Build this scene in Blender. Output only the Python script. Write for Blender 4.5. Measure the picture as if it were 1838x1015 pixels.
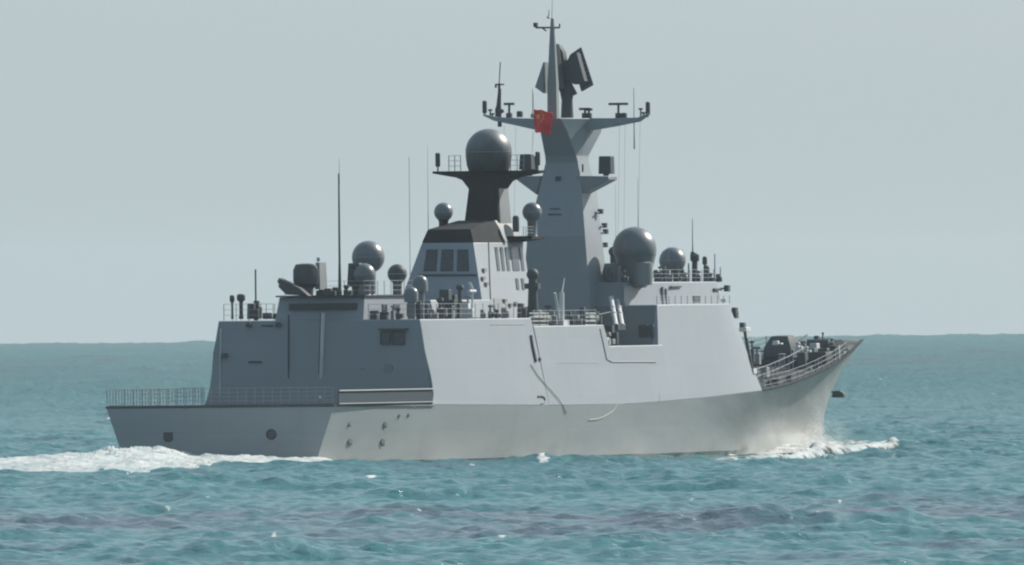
import bpy, math, random
import numpy as np
from mathutils import Vector, Matrix
random.seed(7); rng = np.random.RandomState(11)
PI = math.pi
sc = bpy.context.scene
for o in list(bpy.data.objects): bpy.data.objects.remove(o)

# ------------------------------------------------------------------ camera
# ship axes = world axes: +X forward, +Y port, +Z up, z=0 the sea. Long tele lens 1.5 km off the starboard quarter.
TH, FP, OX, CH, DIST = 0.3198, 43079.3, -18.331, 9.342, 1500.0
ROLL = math.atan(18/1838.)
Fh = Vector((math.cos(TH), math.sin(TH), 0)); Rh = Vector((math.sin(TH), -math.cos(TH), 0))
CAM = -DIST*Fh - OX*Rh; CAM.z = CH
pit = (609-507.5)/FP - CH/8000.
Fv = Vector((Fh.x*math.cos(pit), Fh.y*math.cos(pit), math.sin(pit))); Uv = Rh.cross(Fv)
Rv = Rh*math.cos(ROLL) - Uv*math.sin(ROLL); Uv = Uv*math.cos(ROLL) + Rh*math.sin(ROLL)
cd = bpy.data.cameras.new('camera'); cam = bpy.data.objects.new('camera', cd); sc.collection.objects.link(cam)
m = Matrix((Rv, Uv, -Fv)).transposed().to_4x4(); m.translation = CAM; cam.matrix_world = m
cd.sensor_width = 36; cd.lens = 36*FP/1838.; cd.clip_start = 10; cd.clip_end = 60000
sc.camera = cam
sc.render.resolution_x = 1024; sc.render.resolution_y = 565

# ------------------------------------------------------------------ sky, sun, exposure
SUN_EL = math.radians(36); SUN_AZ = math.radians(56)          # azimuth forward of the starboard beam
sd = Vector((math.cos(SUN_EL)*math.sin(SUN_AZ), -math.cos(SUN_EL)*math.cos(SUN_AZ), math.sin(SUN_EL)))
w = bpy.data.worlds.new('World'); sc.world = w; w.use_nodes = True
nt = w.node_tree; bg = nt.nodes['Background']
sky = nt.nodes.new('ShaderNodeTexSky'); sky.sky_type = 'NISHITA'; sky.sun_disc = False
sky.sun_elevation = SUN_EL; sky.sun_rotation = math.atan2(sd.x, sd.y)
sky.altitude = 0; sky.air_density = 1.0; sky.dust_density = 2.0; sky.ozone_density = 1.0
hz = nt.nodes.new('ShaderNodeMix'); hz.data_type = 'RGBA'; hz.inputs[0].default_value = 0.5
hz.inputs[7].default_value = (5.6, 7.6, 8.9, 1)               # thin high overcast veil over the clear sky
nt.links.new(sky.outputs[0], hz.inputs[6]); nt.links.new(hz.outputs[2], bg.inputs[0])
bg.inputs[1].default_value = 0.0645
ld = bpy.data.lights.new('sun', 'SUN'); ld.energy = 4.6; ld.angle = math.radians(0.6); ld.color = (1.0, 0.935, 0.835)
so = bpy.data.objects.new('sun', ld); sc.collection.objects.link(so)
so.rotation_euler = sd.to_track_quat('Z', 'Y').to_euler(); so.location = (0, -200, 300)
sc.view_settings.view_transform = 'Standard'; sc.view_settings.look = 'None'
sc.view_settings.exposure = 0.72; sc.view_settings.gamma = 1; sc.view_settings.use_curve_mapping = False
sc.render.engine = 'CYCLES'
sc.cycles.max_bounces = 6; sc.cycles.volume_bounces = 1
sc.cycles.filter_width = 2.2

# ------------------------------------------------------------------ helpers
def ray(px, py):
    return Fv + Rv*((px-919)/FP) - Uv*((py-507.5)/FP)
def at(px, py, Y=0.0):                 # the point of the ship plane y=Y seen in that direction
    d = ray(px, py); return CAM + d*((Y-CAM.y)/d.y)
def atX(px, py, X=0.0):
    d = ray(px, py); return CAM + d*((X-CAM.x)/d.x)
def scl(p): return FP/((Vector(p)-CAM).dot(Fv))

class MB:
    def __init__(s): s.v = []; s.f = []
    def add(s, vs, fs):
        b = len(s.v); s.v += [tuple(v) for v in vs]; s.f += [tuple(b+i for i in f) for f in fs]; return s
    def loft(s, rings, cap=True, closed=True):
        n = len(rings[0]); vs = [p for r in rings for p in r]; fs = []
        for i in range(len(rings)-1):
            for j in range(n if closed else n-1):
                k = (j+1) % n; fs.append((i*n+j, i*n+k, (i+1)*n+k, (i+1)*n+j))
        if cap: fs += [tuple(range(n))[::-1], tuple((len(rings)-1)*n+j for j in range(n))]
        return s.add(vs, fs)
    def box(s, x0, x1, y0, y1, z0, z1, tx=0, ty=0):
        # tx/ty shrink the top on each side
        return s.loft([[(x0,y0,z0),(x1,y0,z0),(x1,y1,z0),(x0,y1,z0)],
                       [(x0+tx,y0+ty,z1),(x1-tx,y0+ty,z1),(x1-tx,y1-ty,z1),(x0+tx,y1-ty,z1)]])
    def cbox(s, c, sx, sy, sz, tx=0, ty=0, rot=None):
        vs = []
        for z, t in ((-.5, 0), (.5, 1)):
            for x, y in ((-.5,-.5),(.5,-.5),(.5,.5),(-.5,.5)):
                v = Vector((x*(sx-2*tx*t), y*(sy-2*ty*t), z*sz))
                if rot: v = rot @ v
                vs.append(v+Vector(c))
        return s.add(vs, [(3,2,1,0),(4,5,6,7),(0,1,5,4),(1,2,6,5),(2,3,7,6),(3,0,4,7)])
    def tube(s, p0, p1, r0, r1=None, n=10, cap=True):
        r1 = r0 if r1 is None else r1
        p0 = Vector(p0); p1 = Vector(p1); d = (p1-p0).normalized()
        a = d.orthogonal().normalized(); b = d.cross(a)
        R = lambda p, r: [p + (a*math.cos(2*PI*i/n) + b*math.sin(2*PI*i/n))*r for i in range(n)]
        return s.loft([R(p0, r0), R(p1, r1)], cap)
    def path(s, pts, r, n=6):
        for a, b in zip(pts[:-1], pts[1:]): s.tube(a, b, r, r, n)
        return s
    def lathe(s, c, prof, n=32, axis=(0,0,1)):
        q = Vector(axis).to_track_quat('Z', 'Y')
        rings = []
        for r, z in prof:
            rings.append([Vector(c) + q @ Vector((max(r,1e-3)*math.cos(2*PI*i/n), max(r,1e-3)*math.sin(2*PI*i/n), z)) for i in range(n)])
        return s.loft(rings)
    def ball(s, c, r, n=32, a0=-90, sz=1.0, axis=(0,0,1)):
        k = n//2; pr = []
        for i in range(k+1):
            a = math.radians(a0 + (90-a0)*i/k); pr.append((r*math.cos(a), r*sz*math.sin(a)))
        return s.lathe(c, pr, n, axis)
    def build(s, name, mat, parent=None, smooth=True, bevel=0, ang=32, label=None):
        me = bpy.data.meshes.new(name); me.from_pydata(s.v, [], s.f); me.validate(); me.update()
        import bmesh
        bm = bmesh.new(); bm.from_mesh(me); bmesh.ops.remove_doubles(bm, verts=bm.verts, dist=1e-4)
        bmesh.ops.recalc_face_normals(bm, faces=bm.faces); bm.to_mesh(me); bm.free()
        if smooth:
            me.polygons.foreach_set('use_smooth', [True]*len(me.polygons)); me.set_sharp_from_angle(angle=math.radians(ang))
        o = bpy.data.objects.new(name, me); sc.collection.objects.link(o); me.materials.append(mat)
        if parent is not None: o.parent = parent
        if bevel:
            b = o.modifiers.new('bevel', 'BEVEL'); b.width = bevel; b.segments = 2; b.limit_method = 'ANGLE'; b.angle_limit = math.radians(30)
        if label: o['label'] = label
        return o
def tag(o, label=None, cat=None, group=None, kind=None):
    for k, v in (('label', label), ('category', cat), ('group', group), ('kind', kind)):
        if v: o[k] = v
    return o

# ------------------------------------------------------------------ materials
def newmat(name):
    m = bpy.data.materials.new(name); m.use_nodes = True
    return m, m.node_tree, m.node_tree.nodes['Principled BSDF']
def N(nt, t, **kw):
    n = nt.nodes.new(t)
    for k, v in kw.items(): setattr(n, k, v)
    return n
def noise(nt, vec, scale, detail=4, rough=.55):
    n = N(nt, 'ShaderNodeTexNoise'); n.inputs['Scale'].default_value = scale; n.inputs['Detail'].default_value = detail
    n.inputs['Roughness'].default_value = rough; nt.links.new(vec, n.inputs['Vector']); return n
def mapping(nt, scale=(1,1,1)):
    g = N(nt, 'ShaderNodeNewGeometry'); mp = N(nt, 'ShaderNodeMapping'); mp.inputs['Scale'].default_value = scale
    nt.links.new(g.outputs['Position'], mp.inputs['Vector']); return mp.outputs[0]
def mix(nt, f, a, b):
    x = N(nt, 'ShaderNodeMix', data_type='RGBA')
    for i, v in ((0, f), (6, a), (7, b)):
        if isinstance(v, (tuple, float, int)): x.inputs[i].default_value = v if not isinstance(v, tuple) else (*v, 1)
        else: nt.links.new(v, x.inputs[i])
    return x.outputs[2]
def ramp(nt, v, p0, p1, c0=0., c1=1.):
    r = N(nt, 'ShaderNodeMapRange'); r.inputs[1].default_value = p0; r.inputs[2].default_value = p1
    r.inputs[3].default_value = c0; r.inputs[4].default_value = c1; r.clamp = True
    nt.links.new(v, r.inputs[0]); return r.outputs[0]
def plating(nt, c):                      # welded plates, each sheet a touch lighter or darker, thin seams
    g = N(nt, 'ShaderNodeNewGeometry'); sx = N(nt, 'ShaderNodeSeparateXYZ'); nt.links.new(g.outputs['Position'], sx.inputs[0])
    ad = N(nt, 'ShaderNodeMath', operation='ADD'); nt.links.new(sx.outputs[0], ad.inputs[0]); nt.links.new(sx.outputs[1], ad.inputs[1])
    cx = N(nt, 'ShaderNodeCombineXYZ'); nt.links.new(ad.outputs[0], cx.inputs[0]); nt.links.new(sx.outputs[2], cx.inputs[1])
    br = N(nt, 'ShaderNodeTexBrick'); nt.links.new(cx.outputs[0], br.inputs['Vector']); br.inputs['Scale'].default_value = 1
    br.inputs['Color1'].default_value = (1,1,1,1); br.inputs['Color2'].default_value = (.90,.90,.90,1); br.inputs['Mortar'].default_value = (.80,.79,.77,1)
    br.inputs['Mortar Size'].default_value = .018; br.inputs['Brick Width'].default_value = 7.5; br.inputs['Row Height'].default_value = 1.9
    mu = N(nt, 'ShaderNodeMix', data_type='RGBA', blend_type='MULTIPLY'); mu.inputs[0].default_value = .55
    nt.links.new(c, mu.inputs[6]); nt.links.new(br.outputs['Color'], mu.inputs[7]); return mu.outputs[2]
def paint(name, col, rough=.5, stain=(.30,.28,.22), amt=.25, streak=.35, bump=.02, spec=.4, plates=False):
    m, nt, b = newmat(name)
    st = noise(nt, mapping(nt, (.55,.55,.08)), 1.6, 5)             # run-down streaks
    bl = noise(nt, mapping(nt, (.10,.10,.25)), 1.0, 4)             # broad uneven fading
    f1 = ramp(nt, st.outputs[0], .52, .75, 0, amt); f2 = ramp(nt, bl.outputs[0], .35, .7, 0, streak)
    c = mix(nt, f2, col, tuple(x*.82 for x in col)); c = mix(nt, f1, c, tuple(a*.6+s*.4 for a, s in zip(col, stain)))
    if plates: c = plating(nt, c)
    nt.links.new(c, b.inputs['Base Color']); b.inputs['Roughness'].default_value = rough; b.inputs['Specular IOR Level'].default_value = spec
    bp = N(nt, 'ShaderNodeBump'); bp.inputs['Strength'].default_value = .5; bp.inputs['Distance'].default_value = bump
    nn = noise(nt, mapping(nt, (.7,.7,1.1)), 1.3, 2)
    nt.links.new(nn.outputs[0], bp.inputs['Height']); nt.links.new(bp.outputs[0], b.inputs['Normal'])
    return m
M = {}
M['side'] = paint('light_grey_navy_paint', (.180,.209,.240), .55, plates=True)
M['hull'] = None
M['grey'] = paint('mid_grey_paint', (.15,.165,.178), .5)
M['dark'] = paint('dark_equipment_grey', (.042,.052,.060), .6, spec=.2)
M['black'] = paint('soot_black_paint', (.010,.013,.017), .85, amt=.1, spec=.12)
M['window'] = paint('dark_opening', (.03,.04,.05), .3, amt=0)
M['dome'] = paint('radome_grey_gloss', (.095,.11,.125), .36, amt=.1, streak=.15, bump=.004)
M['white'] = paint('pale_canister_paint', (.42,.44,.45), .4)
M['deck'] = paint('deck_non_skid', (.05,.058,.063), .9, spec=.1)
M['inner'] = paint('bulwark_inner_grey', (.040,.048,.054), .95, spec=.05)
M['wire'] = paint('weathered_rail_metal', (.20,.22,.23), .5, amt=0)
M['net'] = paint('net_mesh_grey', (.040,.054,.068), .9, amt=0, spec=.1)
M['red'] = None
def hull_paint():
    m, nt, b = newmat('hull_grey_salt_and_reflection')
    geo = N(nt, 'ShaderNodeNewGeometry'); sp = N(nt, 'ShaderNodeSeparateXYZ'); nt.links.new(geo.outputs['Position'], sp.inputs[0])
    base = (.212,.234,.252)
    st = noise(nt, mapping(nt, (.35,.35,.10)), 1.8, 5); bl = noise(nt, mapping(nt, (.06,.06,.35)), 1.2, 5)
    c = mix(nt, ramp(nt, bl.outputs[0], .38, .66, 0, .55), base, (.175,.195,.185))
    c = mix(nt, ramp(nt, st.outputs[0], .55, .8, 0, .35), c, (.17,.16,.13))
    # salt and the water's pale reflection, painted into the colour above the waterline
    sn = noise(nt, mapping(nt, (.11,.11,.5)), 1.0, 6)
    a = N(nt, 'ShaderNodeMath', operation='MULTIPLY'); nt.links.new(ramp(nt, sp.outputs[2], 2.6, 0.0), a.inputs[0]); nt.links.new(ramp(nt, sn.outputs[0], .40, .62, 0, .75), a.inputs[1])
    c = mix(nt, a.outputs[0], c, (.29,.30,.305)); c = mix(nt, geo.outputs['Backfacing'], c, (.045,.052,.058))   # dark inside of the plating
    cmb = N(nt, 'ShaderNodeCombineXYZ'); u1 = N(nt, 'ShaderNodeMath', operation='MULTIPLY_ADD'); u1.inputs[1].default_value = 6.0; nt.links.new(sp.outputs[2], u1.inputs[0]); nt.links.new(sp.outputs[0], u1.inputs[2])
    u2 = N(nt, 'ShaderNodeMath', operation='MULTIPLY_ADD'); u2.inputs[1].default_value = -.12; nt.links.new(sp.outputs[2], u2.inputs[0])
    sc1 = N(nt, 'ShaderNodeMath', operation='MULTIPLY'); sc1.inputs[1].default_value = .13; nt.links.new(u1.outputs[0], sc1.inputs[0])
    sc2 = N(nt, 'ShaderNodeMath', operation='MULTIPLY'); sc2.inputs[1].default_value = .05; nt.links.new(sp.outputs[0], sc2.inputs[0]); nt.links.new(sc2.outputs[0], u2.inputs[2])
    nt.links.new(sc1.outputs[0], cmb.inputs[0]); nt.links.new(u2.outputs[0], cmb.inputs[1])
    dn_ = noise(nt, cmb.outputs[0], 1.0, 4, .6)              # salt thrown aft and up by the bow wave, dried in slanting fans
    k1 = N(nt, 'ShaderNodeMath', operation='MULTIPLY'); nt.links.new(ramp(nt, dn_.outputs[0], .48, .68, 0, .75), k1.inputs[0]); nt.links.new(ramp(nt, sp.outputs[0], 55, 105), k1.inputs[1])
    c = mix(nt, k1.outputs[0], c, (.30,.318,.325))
    k2 = N(nt, 'ShaderNodeMath', operation='MULTIPLY'); nt.links.new(ramp(nt, dn_.outputs[0], .50, .34, 0, .7), k2.inputs[0]); nt.links.new(ramp(nt, sp.outputs[0], 50, 100), k2.inputs[1])
    c = mix(nt, k2.outputs[0], c, (.165,.18,.17))
    c = plating(nt, c); nt.links.new(c, b.inputs['Base Color']); b.inputs['Roughness'].default_value = .45; nt.links.new(ramp(nt, geo.outputs['Backfacing'], 0, 1, .4, 0), b.inputs['Specular IOR Level'])
    bp = N(nt, 'ShaderNodeBump'); bp.inputs['Strength'].default_value = .6; bp.inputs['Distance'].default_value = .03
    nn = noise(nt, mapping(nt, (.5,.5,.8)), 1.0, 2); nt.links.new(nn.outputs[0], bp.inputs['Height']); nt.links.new(bp.outputs[0], b.inputs['Normal'])
    return m
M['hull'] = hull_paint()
def flag_cloth():
    m, nt, b = newmat('red_flag_cloth'); b.inputs['Roughness'].default_value = .8
    c = mix(nt, ramp(nt, noise(nt, mapping(nt), 2.5, 3).outputs[0], .4, .7, 0, .4), (.62,.025,.03), (.45,.02,.025))
    nt.links.new(c, b.inputs['Base Color']); return m
M['red'] = flag_cloth()
def sooty():
    m, nt, b = newmat('radome_with_soot'); b.inputs['Roughness'].default_value = .45; b.inputs['Specular IOR Level'].default_value = .4
    g = N(nt, 'ShaderNodeNewGeometry'); sp = N(nt, 'ShaderNodeSeparateXYZ'); nt.links.new(g.outputs['Position'], sp.inputs[0])
    nn = noise(nt, mapping(nt, (.9,.9,.5)), 1.0, 4); ad = N(nt, 'ShaderNodeMath', operation='ADD'); nt.links.new(sp.outputs[2], ad.inputs[0]); nt.links.new(ramp(nt, nn.outputs[0], .3, .7, -.5, .5), ad.inputs[1])
    nt.links.new(mix(nt, ramp(nt, ad.outputs[0], 19.0, 20.6), (.012,.016,.020), (.085,.10,.112)), b.inputs['Base Color']); return m
M['soot'] = sooty()
M['yellow'] = paint('yellow_star_cloth', (.62,.36,.05), .8, amt=0)
M['rope'] = paint('mooring_rope', (.42,.43,.38), .9, amt=.2)
M['darkrope'] = paint('dark_cable', (.13,.14,.13), .8, amt=0)

# ------------------------------------------------------------------ hull
Xb = [0, 20, 45, 60, 75, 85, 92, 98, 105, 112, 118, 121, 126, 130, 134]
BD = [7.55, 7.7, 7.9, 7.9, 7.7, 7.3, 6.9, 6.4, 5.7, 4.9, 4.0, 3.45, 2.35, 1.25, .06]
ZD = [3.60, 3.46, 3.25, 3.25, 3.54, 3.81, 4.02, 4.34, 4.87, 5.51, 6.11, 6.47, 6.95, 7.15, 7.22]
BW = [6.3, 6.8, 7.2, 7.3, 7.0, 6.3, 5.5, 4.6, 3.5, 2.4, 1.5, 1.1, .6, .3, .05]
def smooth_interp(x, xs, ys):
    return float(np.mean([np.interp(x+d, xs, ys) for d in (-2.5,-1.2,0,1.2,2.5)])) if 3 < x < 130 else float(np.interp(x, xs, ys))
bdk = lambda x: smooth_interp(x, Xb, BD)
zdk = lambda x: smooth_interp(x, Xb, ZD)
ship = bpy.data.objects.new('frigate', None); sc.collection.objects.link(ship)
tag(ship, 'grey naval frigate with black radome mast and tall main mast, steaming away to the right', 'warship')
FL = lambda x: 1.0 + .35*max(0, min(1, (x-80)/45))
h = MB(); lv = [(-1.0), (-.45), 0., .12, .3, .5, .7, .86, 1.]
sts = list(np.linspace(0, 90, 40)) + list(np.linspace(92, 134, 43))
rings = []
for x in sts:
    b, z, bw = bdk(x), zdk(x), smooth_interp(x, Xb, BW); s = []
    fl = FL(x)
    for v in lv:
        if v < 0: y = bw*(1+v*.75 if v > -.9 else .05); zz = 3.6*v
        else: y = bw + (b-bw)*v**fl; zz = z*v
        L = (124.2 + 9.8*max(v, 0)**2.2) if v >= 0 else 124.2-3*abs(v)
        s.append((x*L/134., y, zz))
    rings.append([(p[0], -p[1], p[2]) for p in s] + [(p[0], p[1], p[2]) for p in reversed(s)])
h.loft(rings, cap=False)
nl_ = len(lv); last = (len(rings)-1)*2*nl_
h.f.append(tuple(range(2*nl_))[::-1])                               # transom
for k in range(nl_-1): h.f.append((last+k, last+k+1, last+2*nl_-2-k, last+2*nl_-1-k))   # narrow stem bar
# main deck is the loft's closing face; forward bulwark rises as the outer skin, deck sunk inside it
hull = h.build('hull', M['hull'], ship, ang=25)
# weather deck: sunk a little forward so the bulwark shows
# (cut: the loft's top faces from X>92 are removed)
me = hull.data
import bmesh
bm = bmesh.new(); bm.from_mesh(me)
kill = [f for f in bm.faces if f.normal.z > .85 and f.calc_center_median().x > 89.0 and f.calc_center_median().z > 3]
bmesh.ops.delete(bm, geom=kill, context='FACES'); bm.to_mesh(me); bm.free()
d = MB()                                                            # flight deck sheet
d.loft([[(x, -bdk(x)+.05, zdk(x)+.004), (x, bdk(x)-.05, zdk(x)+.004), (x, bdk(x)-.05, zdk(x)+.05), (x, -bdk(x)+.05, zdk(x)+.05)] for x in (0.05, 5, 10, 15, 19.8)])
d.build('flight_deck', M['deck'], ship)
d = MB()                                                            # rubbing strake at the knuckle
for s_ in (-1, 1):
    d.path([(x, s_*(bdk(x)+.01), zdk(x)-.06) for x in np.linspace(.02, 19, 12)], .06)
d.tube((-.01, -7.5, 3.54), (-.01, 7.5, 3.54), .06)
d.build('deck_edge', M['dark'], ship)
# openings on the transom and the side
q = MB(); p = atX(302, 785, 0); u = MB()
def yhull(x, z):
    xd = x
    for _ in range(6):
        v = max(0, min(1, z/zdk(xd))); xd = min(134, x*134./(124.2+9.8*v**2.2))
    b, bw = bdk(xd), smooth_interp(xd, Xb, BW)
    return bw + (b-bw)*v**FL(xd)
q.cbox((-.01, p.y, p.z+.05), .08, .62, .5); q.cbox((-.04, p.y, p.z-.22), .10, .42, .14)
q.build('stern_port', M['window'], hull, bevel=.03)
p = atX(487, 780, 0)
q = MB(); q.lathe((-.0, p.y, p.z), [(.32,-.05),(.34,.05),(.26,.08),(.24,.02)], 20, (-1,0,0)); q.build('fairlead', M['dark'], hull)
q = MB(); q.lathe((-.0, p.y, p.z), [(.24,-.05),(.24,.03)], 20, (-1,0,0)); q.build('fairlead_opening', M['window'], hull)
for (px, py, r, ln) in ((627,793,.13,.34), (686,793,.13,.38), (691,762,.11,.30), (627,762,.07,.2), (716,747,.05,.22), (733,745,.05,.2), (1512,668,.06,.5), (1503,676,.05,.4)):
    p = at(px, py, -7.2); yy = yhull(p.x, p.z) if px < 1400 else 3.2
    p = at(px, py, -yy)
    if px > 1400:
        continue
    q = MB(); q.cbox((p.x, -yhull(p.x, p.z)+.0, p.z), r*6, .10, ln, 0, 0, Matrix.Rotation(.25, 3, 'Y')); q.build('scupper', M['window'], hull, bevel=.02)
# mooring pipe shaped like a curl near the knuckle
p = at(965, 719, -7.6); q = MB()
pts = [Vector((p.x+.9*math.cos(a), -7.78, p.z+.02+.26*math.sin(a))) for a in np.linspace(-1.7, 2.1, 12)]
q.path(pts, .07); q.build('mooring_fairlead', M['dark'], hull)

d = MB(); a, b_ = [], []
xs = [x for x in np.linspace(89.0, 130.5, 40)]
def fz(x): return zdk(x) - (.12 + .75*max(0, min(1, (x-112)/12)))
for i in range(len(xs)-1):
    x0, x1 = xs[i], xs[i+1]
    w0, w1 = max(.02, yhull(x0, fz(x0))-.16), max(.02, yhull(x1, fz(x1))-.16)
    d.add([(x0,-w0,fz(x0)),(x1,-w1,fz(x1)),(x1,0,fz(x1)+.06),(x0,0,fz(x0)+.06),(x1,w1,fz(x1)),(x0,w0,fz(x0))], [(0,1,2,3),(3,2,4,5)])
d.build('foredeck', M['deck'], ship)
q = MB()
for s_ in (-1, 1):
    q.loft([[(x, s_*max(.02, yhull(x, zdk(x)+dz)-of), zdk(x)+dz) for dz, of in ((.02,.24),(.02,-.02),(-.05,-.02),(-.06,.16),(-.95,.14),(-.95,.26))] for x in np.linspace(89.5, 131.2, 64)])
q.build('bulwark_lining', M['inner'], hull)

# ------------------------------------------------------------------ superstructure blocks
def block(st, name, mat, parent, nlev=6, aft=None, bevel=.05, ang=25, inset=0):
    """st: list of (x_bottom, x_top, z_top, y_top or None, z_bottom or None)"""
    rings = []
    for k, (xb, xt, zt, yt, zb0) in enumerate(st):
        zb = zdk(xb)-.01 if zb0 is None else zb0; yb = bdk(xb)-.03-inset
        yt_ = yb-.145*(zt-zb) if yt is None else yt-inset
        s = []
        for i in range(nlev):
            v = i/(nlev-1.); dx = 0
            if k == 0 and aft: dx = np.interp(v, [a[0] for a in aft], [a[1] for a in aft])
            s.append((xb+(xt-xb)*v+dx, yb+(yt_-yb)*v, zb+(zt-zb)*v))
        rings.append([(p[0], -p[1], p[2]) for p in s] + [(p[0], p[1], p[2]) for p in reversed(s)])
    b = MB().loft(rings); return b.build(name, mat, parent, bevel=bevel, ang=ang)
def st_yb(x): return bdk(x)-.03
hangar = block([(19.0, 19.4, 8.88, 6.72, None)] + [(x, x, 8.88, None, None) for x in (20.5, 25, 30, 36, 40)] + [(42.0, 40.9, 8.90, None, None)],
               'hangar', M['side'], ship, nlev=9, aft=[(0,0),(.12,.55),(.3,.55),(.6,.1),(1,0)])
mid = block([(42.0, 41.2, 8.36, None, None), (46,46,8.37,None,None), (51,51,8.38,None,None), (57.7,55.6,8.40,None,None)], 'midship_deckhouse', M['side'], ship, inset=.012)
low = block([(55.0, 55.0, 7.02, None, None), (60,60,7.03,None,None), (65,65,7.04,None,None), (68.5,67.6,7.05,None,None)], 'boat_bay_bulwark', M['side'], ship, inset=.03)
fwd = block([(65.0, 68.4, 9.66, 6.62, None)] + [(x, x+1, 9.67, None, None) for x in (70, 75, 80)] + [(85.5, 85.2, 9.69, 6.15, None), (89.4, 86.8, 9.62, 5.6, None)], 'forward_superstructure', M['side'], ship)
q = MB(); q.box(56.8, 66.8, -6.6, 6.6, 7.045, 7.055); q.build('bay_deck', M['deck'], low)
# small plating lines on the side
def sideY(px, py):
    y = -7.4
    for _ in range(4):
        p = at(px, py, y); y = -(bdk(p.x)-.03-.145*(p.z-zdk(p.x)))
    return at(px, py, y-.012)
def strip(pts, r, name, mat, parent, label=None):
    q = MB(); q.path([sideY(*p) for p in pts], r, 6); return q.build(name, mat, parent, label=label)
strip([(1077,590),(1084,622),(1089,645),(1098,650),(1178,650)], .035, 'bay_door_seam', M['grey'], low)
strip([(952,602),(955,622),(961,650)], .13, 'vertical_slot', M['dark'], mid)
q = MB(); p = sideY(968, 645); q.ball(p, .14, 12); q.build('side_lamp', M['dark'], mid)
strip([(880,583),(940,583)], .02, 'weld_seam', M['grey'], hangar)
SEAM = .006
strip([(1000,652),(1075,652)], SEAM, 'weld_seam', M['grey'], mid)
# raised centre of the hangar roof with the gun platform
hr = MB(); pL, pR = atX(507, 535, 21), atX(660, 533, 21)
hr.loft([[(19.9,pL.y+.15,8.86),(19.9,pR.y-.05,8.86),(31.5,pR.y-.05,8.86),(31.5,pL.y+.15,8.86)],
         [(20.4,pL.y,10.35),(20.4,pR.y,10.35),(31.5,pR.y,10.40),(31.5,pL.y,10.40)]])
roofh = hr.build('hangar_roof_house', M['side'], ship, bevel=.05)
q = MB(); q.box(20.1, 32.0, pR.y-.15, pL.y+.15, 10.36, 10.46); q.build('gun_deck', M['dark'], roofh)
q = MB(); q.box(19.95, 20.25, -2.3, 2.2, 9.55, 9.95); q.build('floodlight_bar', M['dark'], roofh)
# aft wall fittings
def face(px, py):                       # point on the sloping hangar aft wall
    p = atX(px, py, 19.5); v = max(0, min(1, (p.z-3.5)/5.4)); x = 19.0+.4*v+np.interp(v, [0,.12,.3,.6,1], [0,.55,.55,.1,0])
    return atX(px, py, x-.03)
q = MB(); q.path([face(518, y) for y in range(566, 720, 12)], .05, 6); q.build('hangar_door_seam', M['dark'], hangar)
q = MB(); q.path([face(580-(y-560)*.03, y) for y in range(562, 722, 12)], .13, 8); q.build('vertical_track', M['white'], hangar)
q = MB(); q.path([face(576-(y-560)*.03, y) for y in range(562, 722, 12)], .04, 8); q.build('hangar_door_seam', M['dark'], hangar)
q = MB(); q.path([face(397-(y-580)*.02, y) for y in range(590, 712, 12)], .05, 6); q.build('vent_pipe', M['white'], hangar)
for x0, x1 in ((684, 701), (705, 726)):
    a, c_ = face(x0, 596), face(x1, 618)
    q = MB(); q.cbox(((a.x+c_.x)/2, (a.y+c_.y)/2, (a.z+c_.z)/2), .07, abs(a.y-c_.y), abs(a.z-c_.z)); wo = q.build('window', M['window'], hangar, bevel=.02)
    fr = MB(); cy, cz, hy, hzz, x = (a.y+c_.y)/2, (a.z+c_.z)/2, abs(a.y-c_.y)/2, abs(a.z-c_.z)/2, min(a.x, c_.x)-.05
    pts = [(x,cy-hy,cz-hzz),(x,cy+hy,cz-hzz),(x,cy+hy,cz+hzz),(x,cy-hy,cz+hzz),(x,cy-hy,cz-hzz)]
    fr.path(pts, .035, 6); fr.build('frame', M['dark'], wo)
q = MB(); a = face(707, 591); q.cbox((a.x-.15, a.y, a.z), .4, 1.95, .07); q.build('window_hood', M['dark'], hangar)
for px, py, wy, hz_ in ((654,668,.42,1.55), (652,692,.5,.32), (712,691,.22,.4), (458,650,.9,.12), (480,585,.8,.12)):
    a = face(px, py); q = MB(); q.cbox((a.x, a.y, a.z), .08, wy, hz_); q.build('door' if hz_ > 1 else 'bracket', M['dark'], hangar, bevel=.02)
a = face(697, 662); q = MB(); q.lathe(a, [(.02,.09),(.34,.09),(.36,0)], 20, (-1,0,0)); q.build('exhaust_cover', M['grey'], hangar)
for px, py in ((447,583),(500,583),(404,638)):
    a = face(px, py); q = MB(); q.cbox((a.x-.1, a.y, a.z), .35, .35, .28, .04, .04); q.build('floodlight', M['dark'], hangar, bevel=.03)

# ------------------------------------------------------------------ rails and nets
def railing(pts, hgt, name, parent, step=1.4, r=.022, bars=3, mat='wire'):
    q = MB(); pts = [Vector(p) for p in pts]
    for a, b in zip(pts[:-1], pts[1:]):
        n = max(1, int(round((b-a).length/step)))
        for i in range(n+1):
            p = a.lerp(b, i/n); q.tube(p, p+Vector((0,0,hgt)), r*1.0, r*1.0, 5)
        for k in range(1, bars+1):
            o = Vector((0,0,hgt*k/bars)); q.tube(a+o, b+o, r*.55, r*.55, 5)
    return q.build(name, M[mat], parent)
# stern safety net, stanchions upright
zz = 3.64
railing([(19, 7.6, zz), (0.1, 7.5, zz), (.1, -7.45, zz)], 1.05, 'safety_net', ship, .58, .024, 4)
q = MB()
for k, (x0, x1) in enumerate([(600, 628), (630, 685), (687, 742), (744, 772)]):
    pass
q.box(.4, 18.8, -7.72, -7.66, 3.60, 4.42)
q.build('folded_net_panel', M['net'], ship)
q = MB()
for z_, r_ in ((4.47, .05), (3.66, .035)): q.path([(x, -7.78, z_) for x in np.linspace(.3, 18.9, 6)], r_, 8)
q.build('net_frame', M['wire'], ship)
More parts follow.
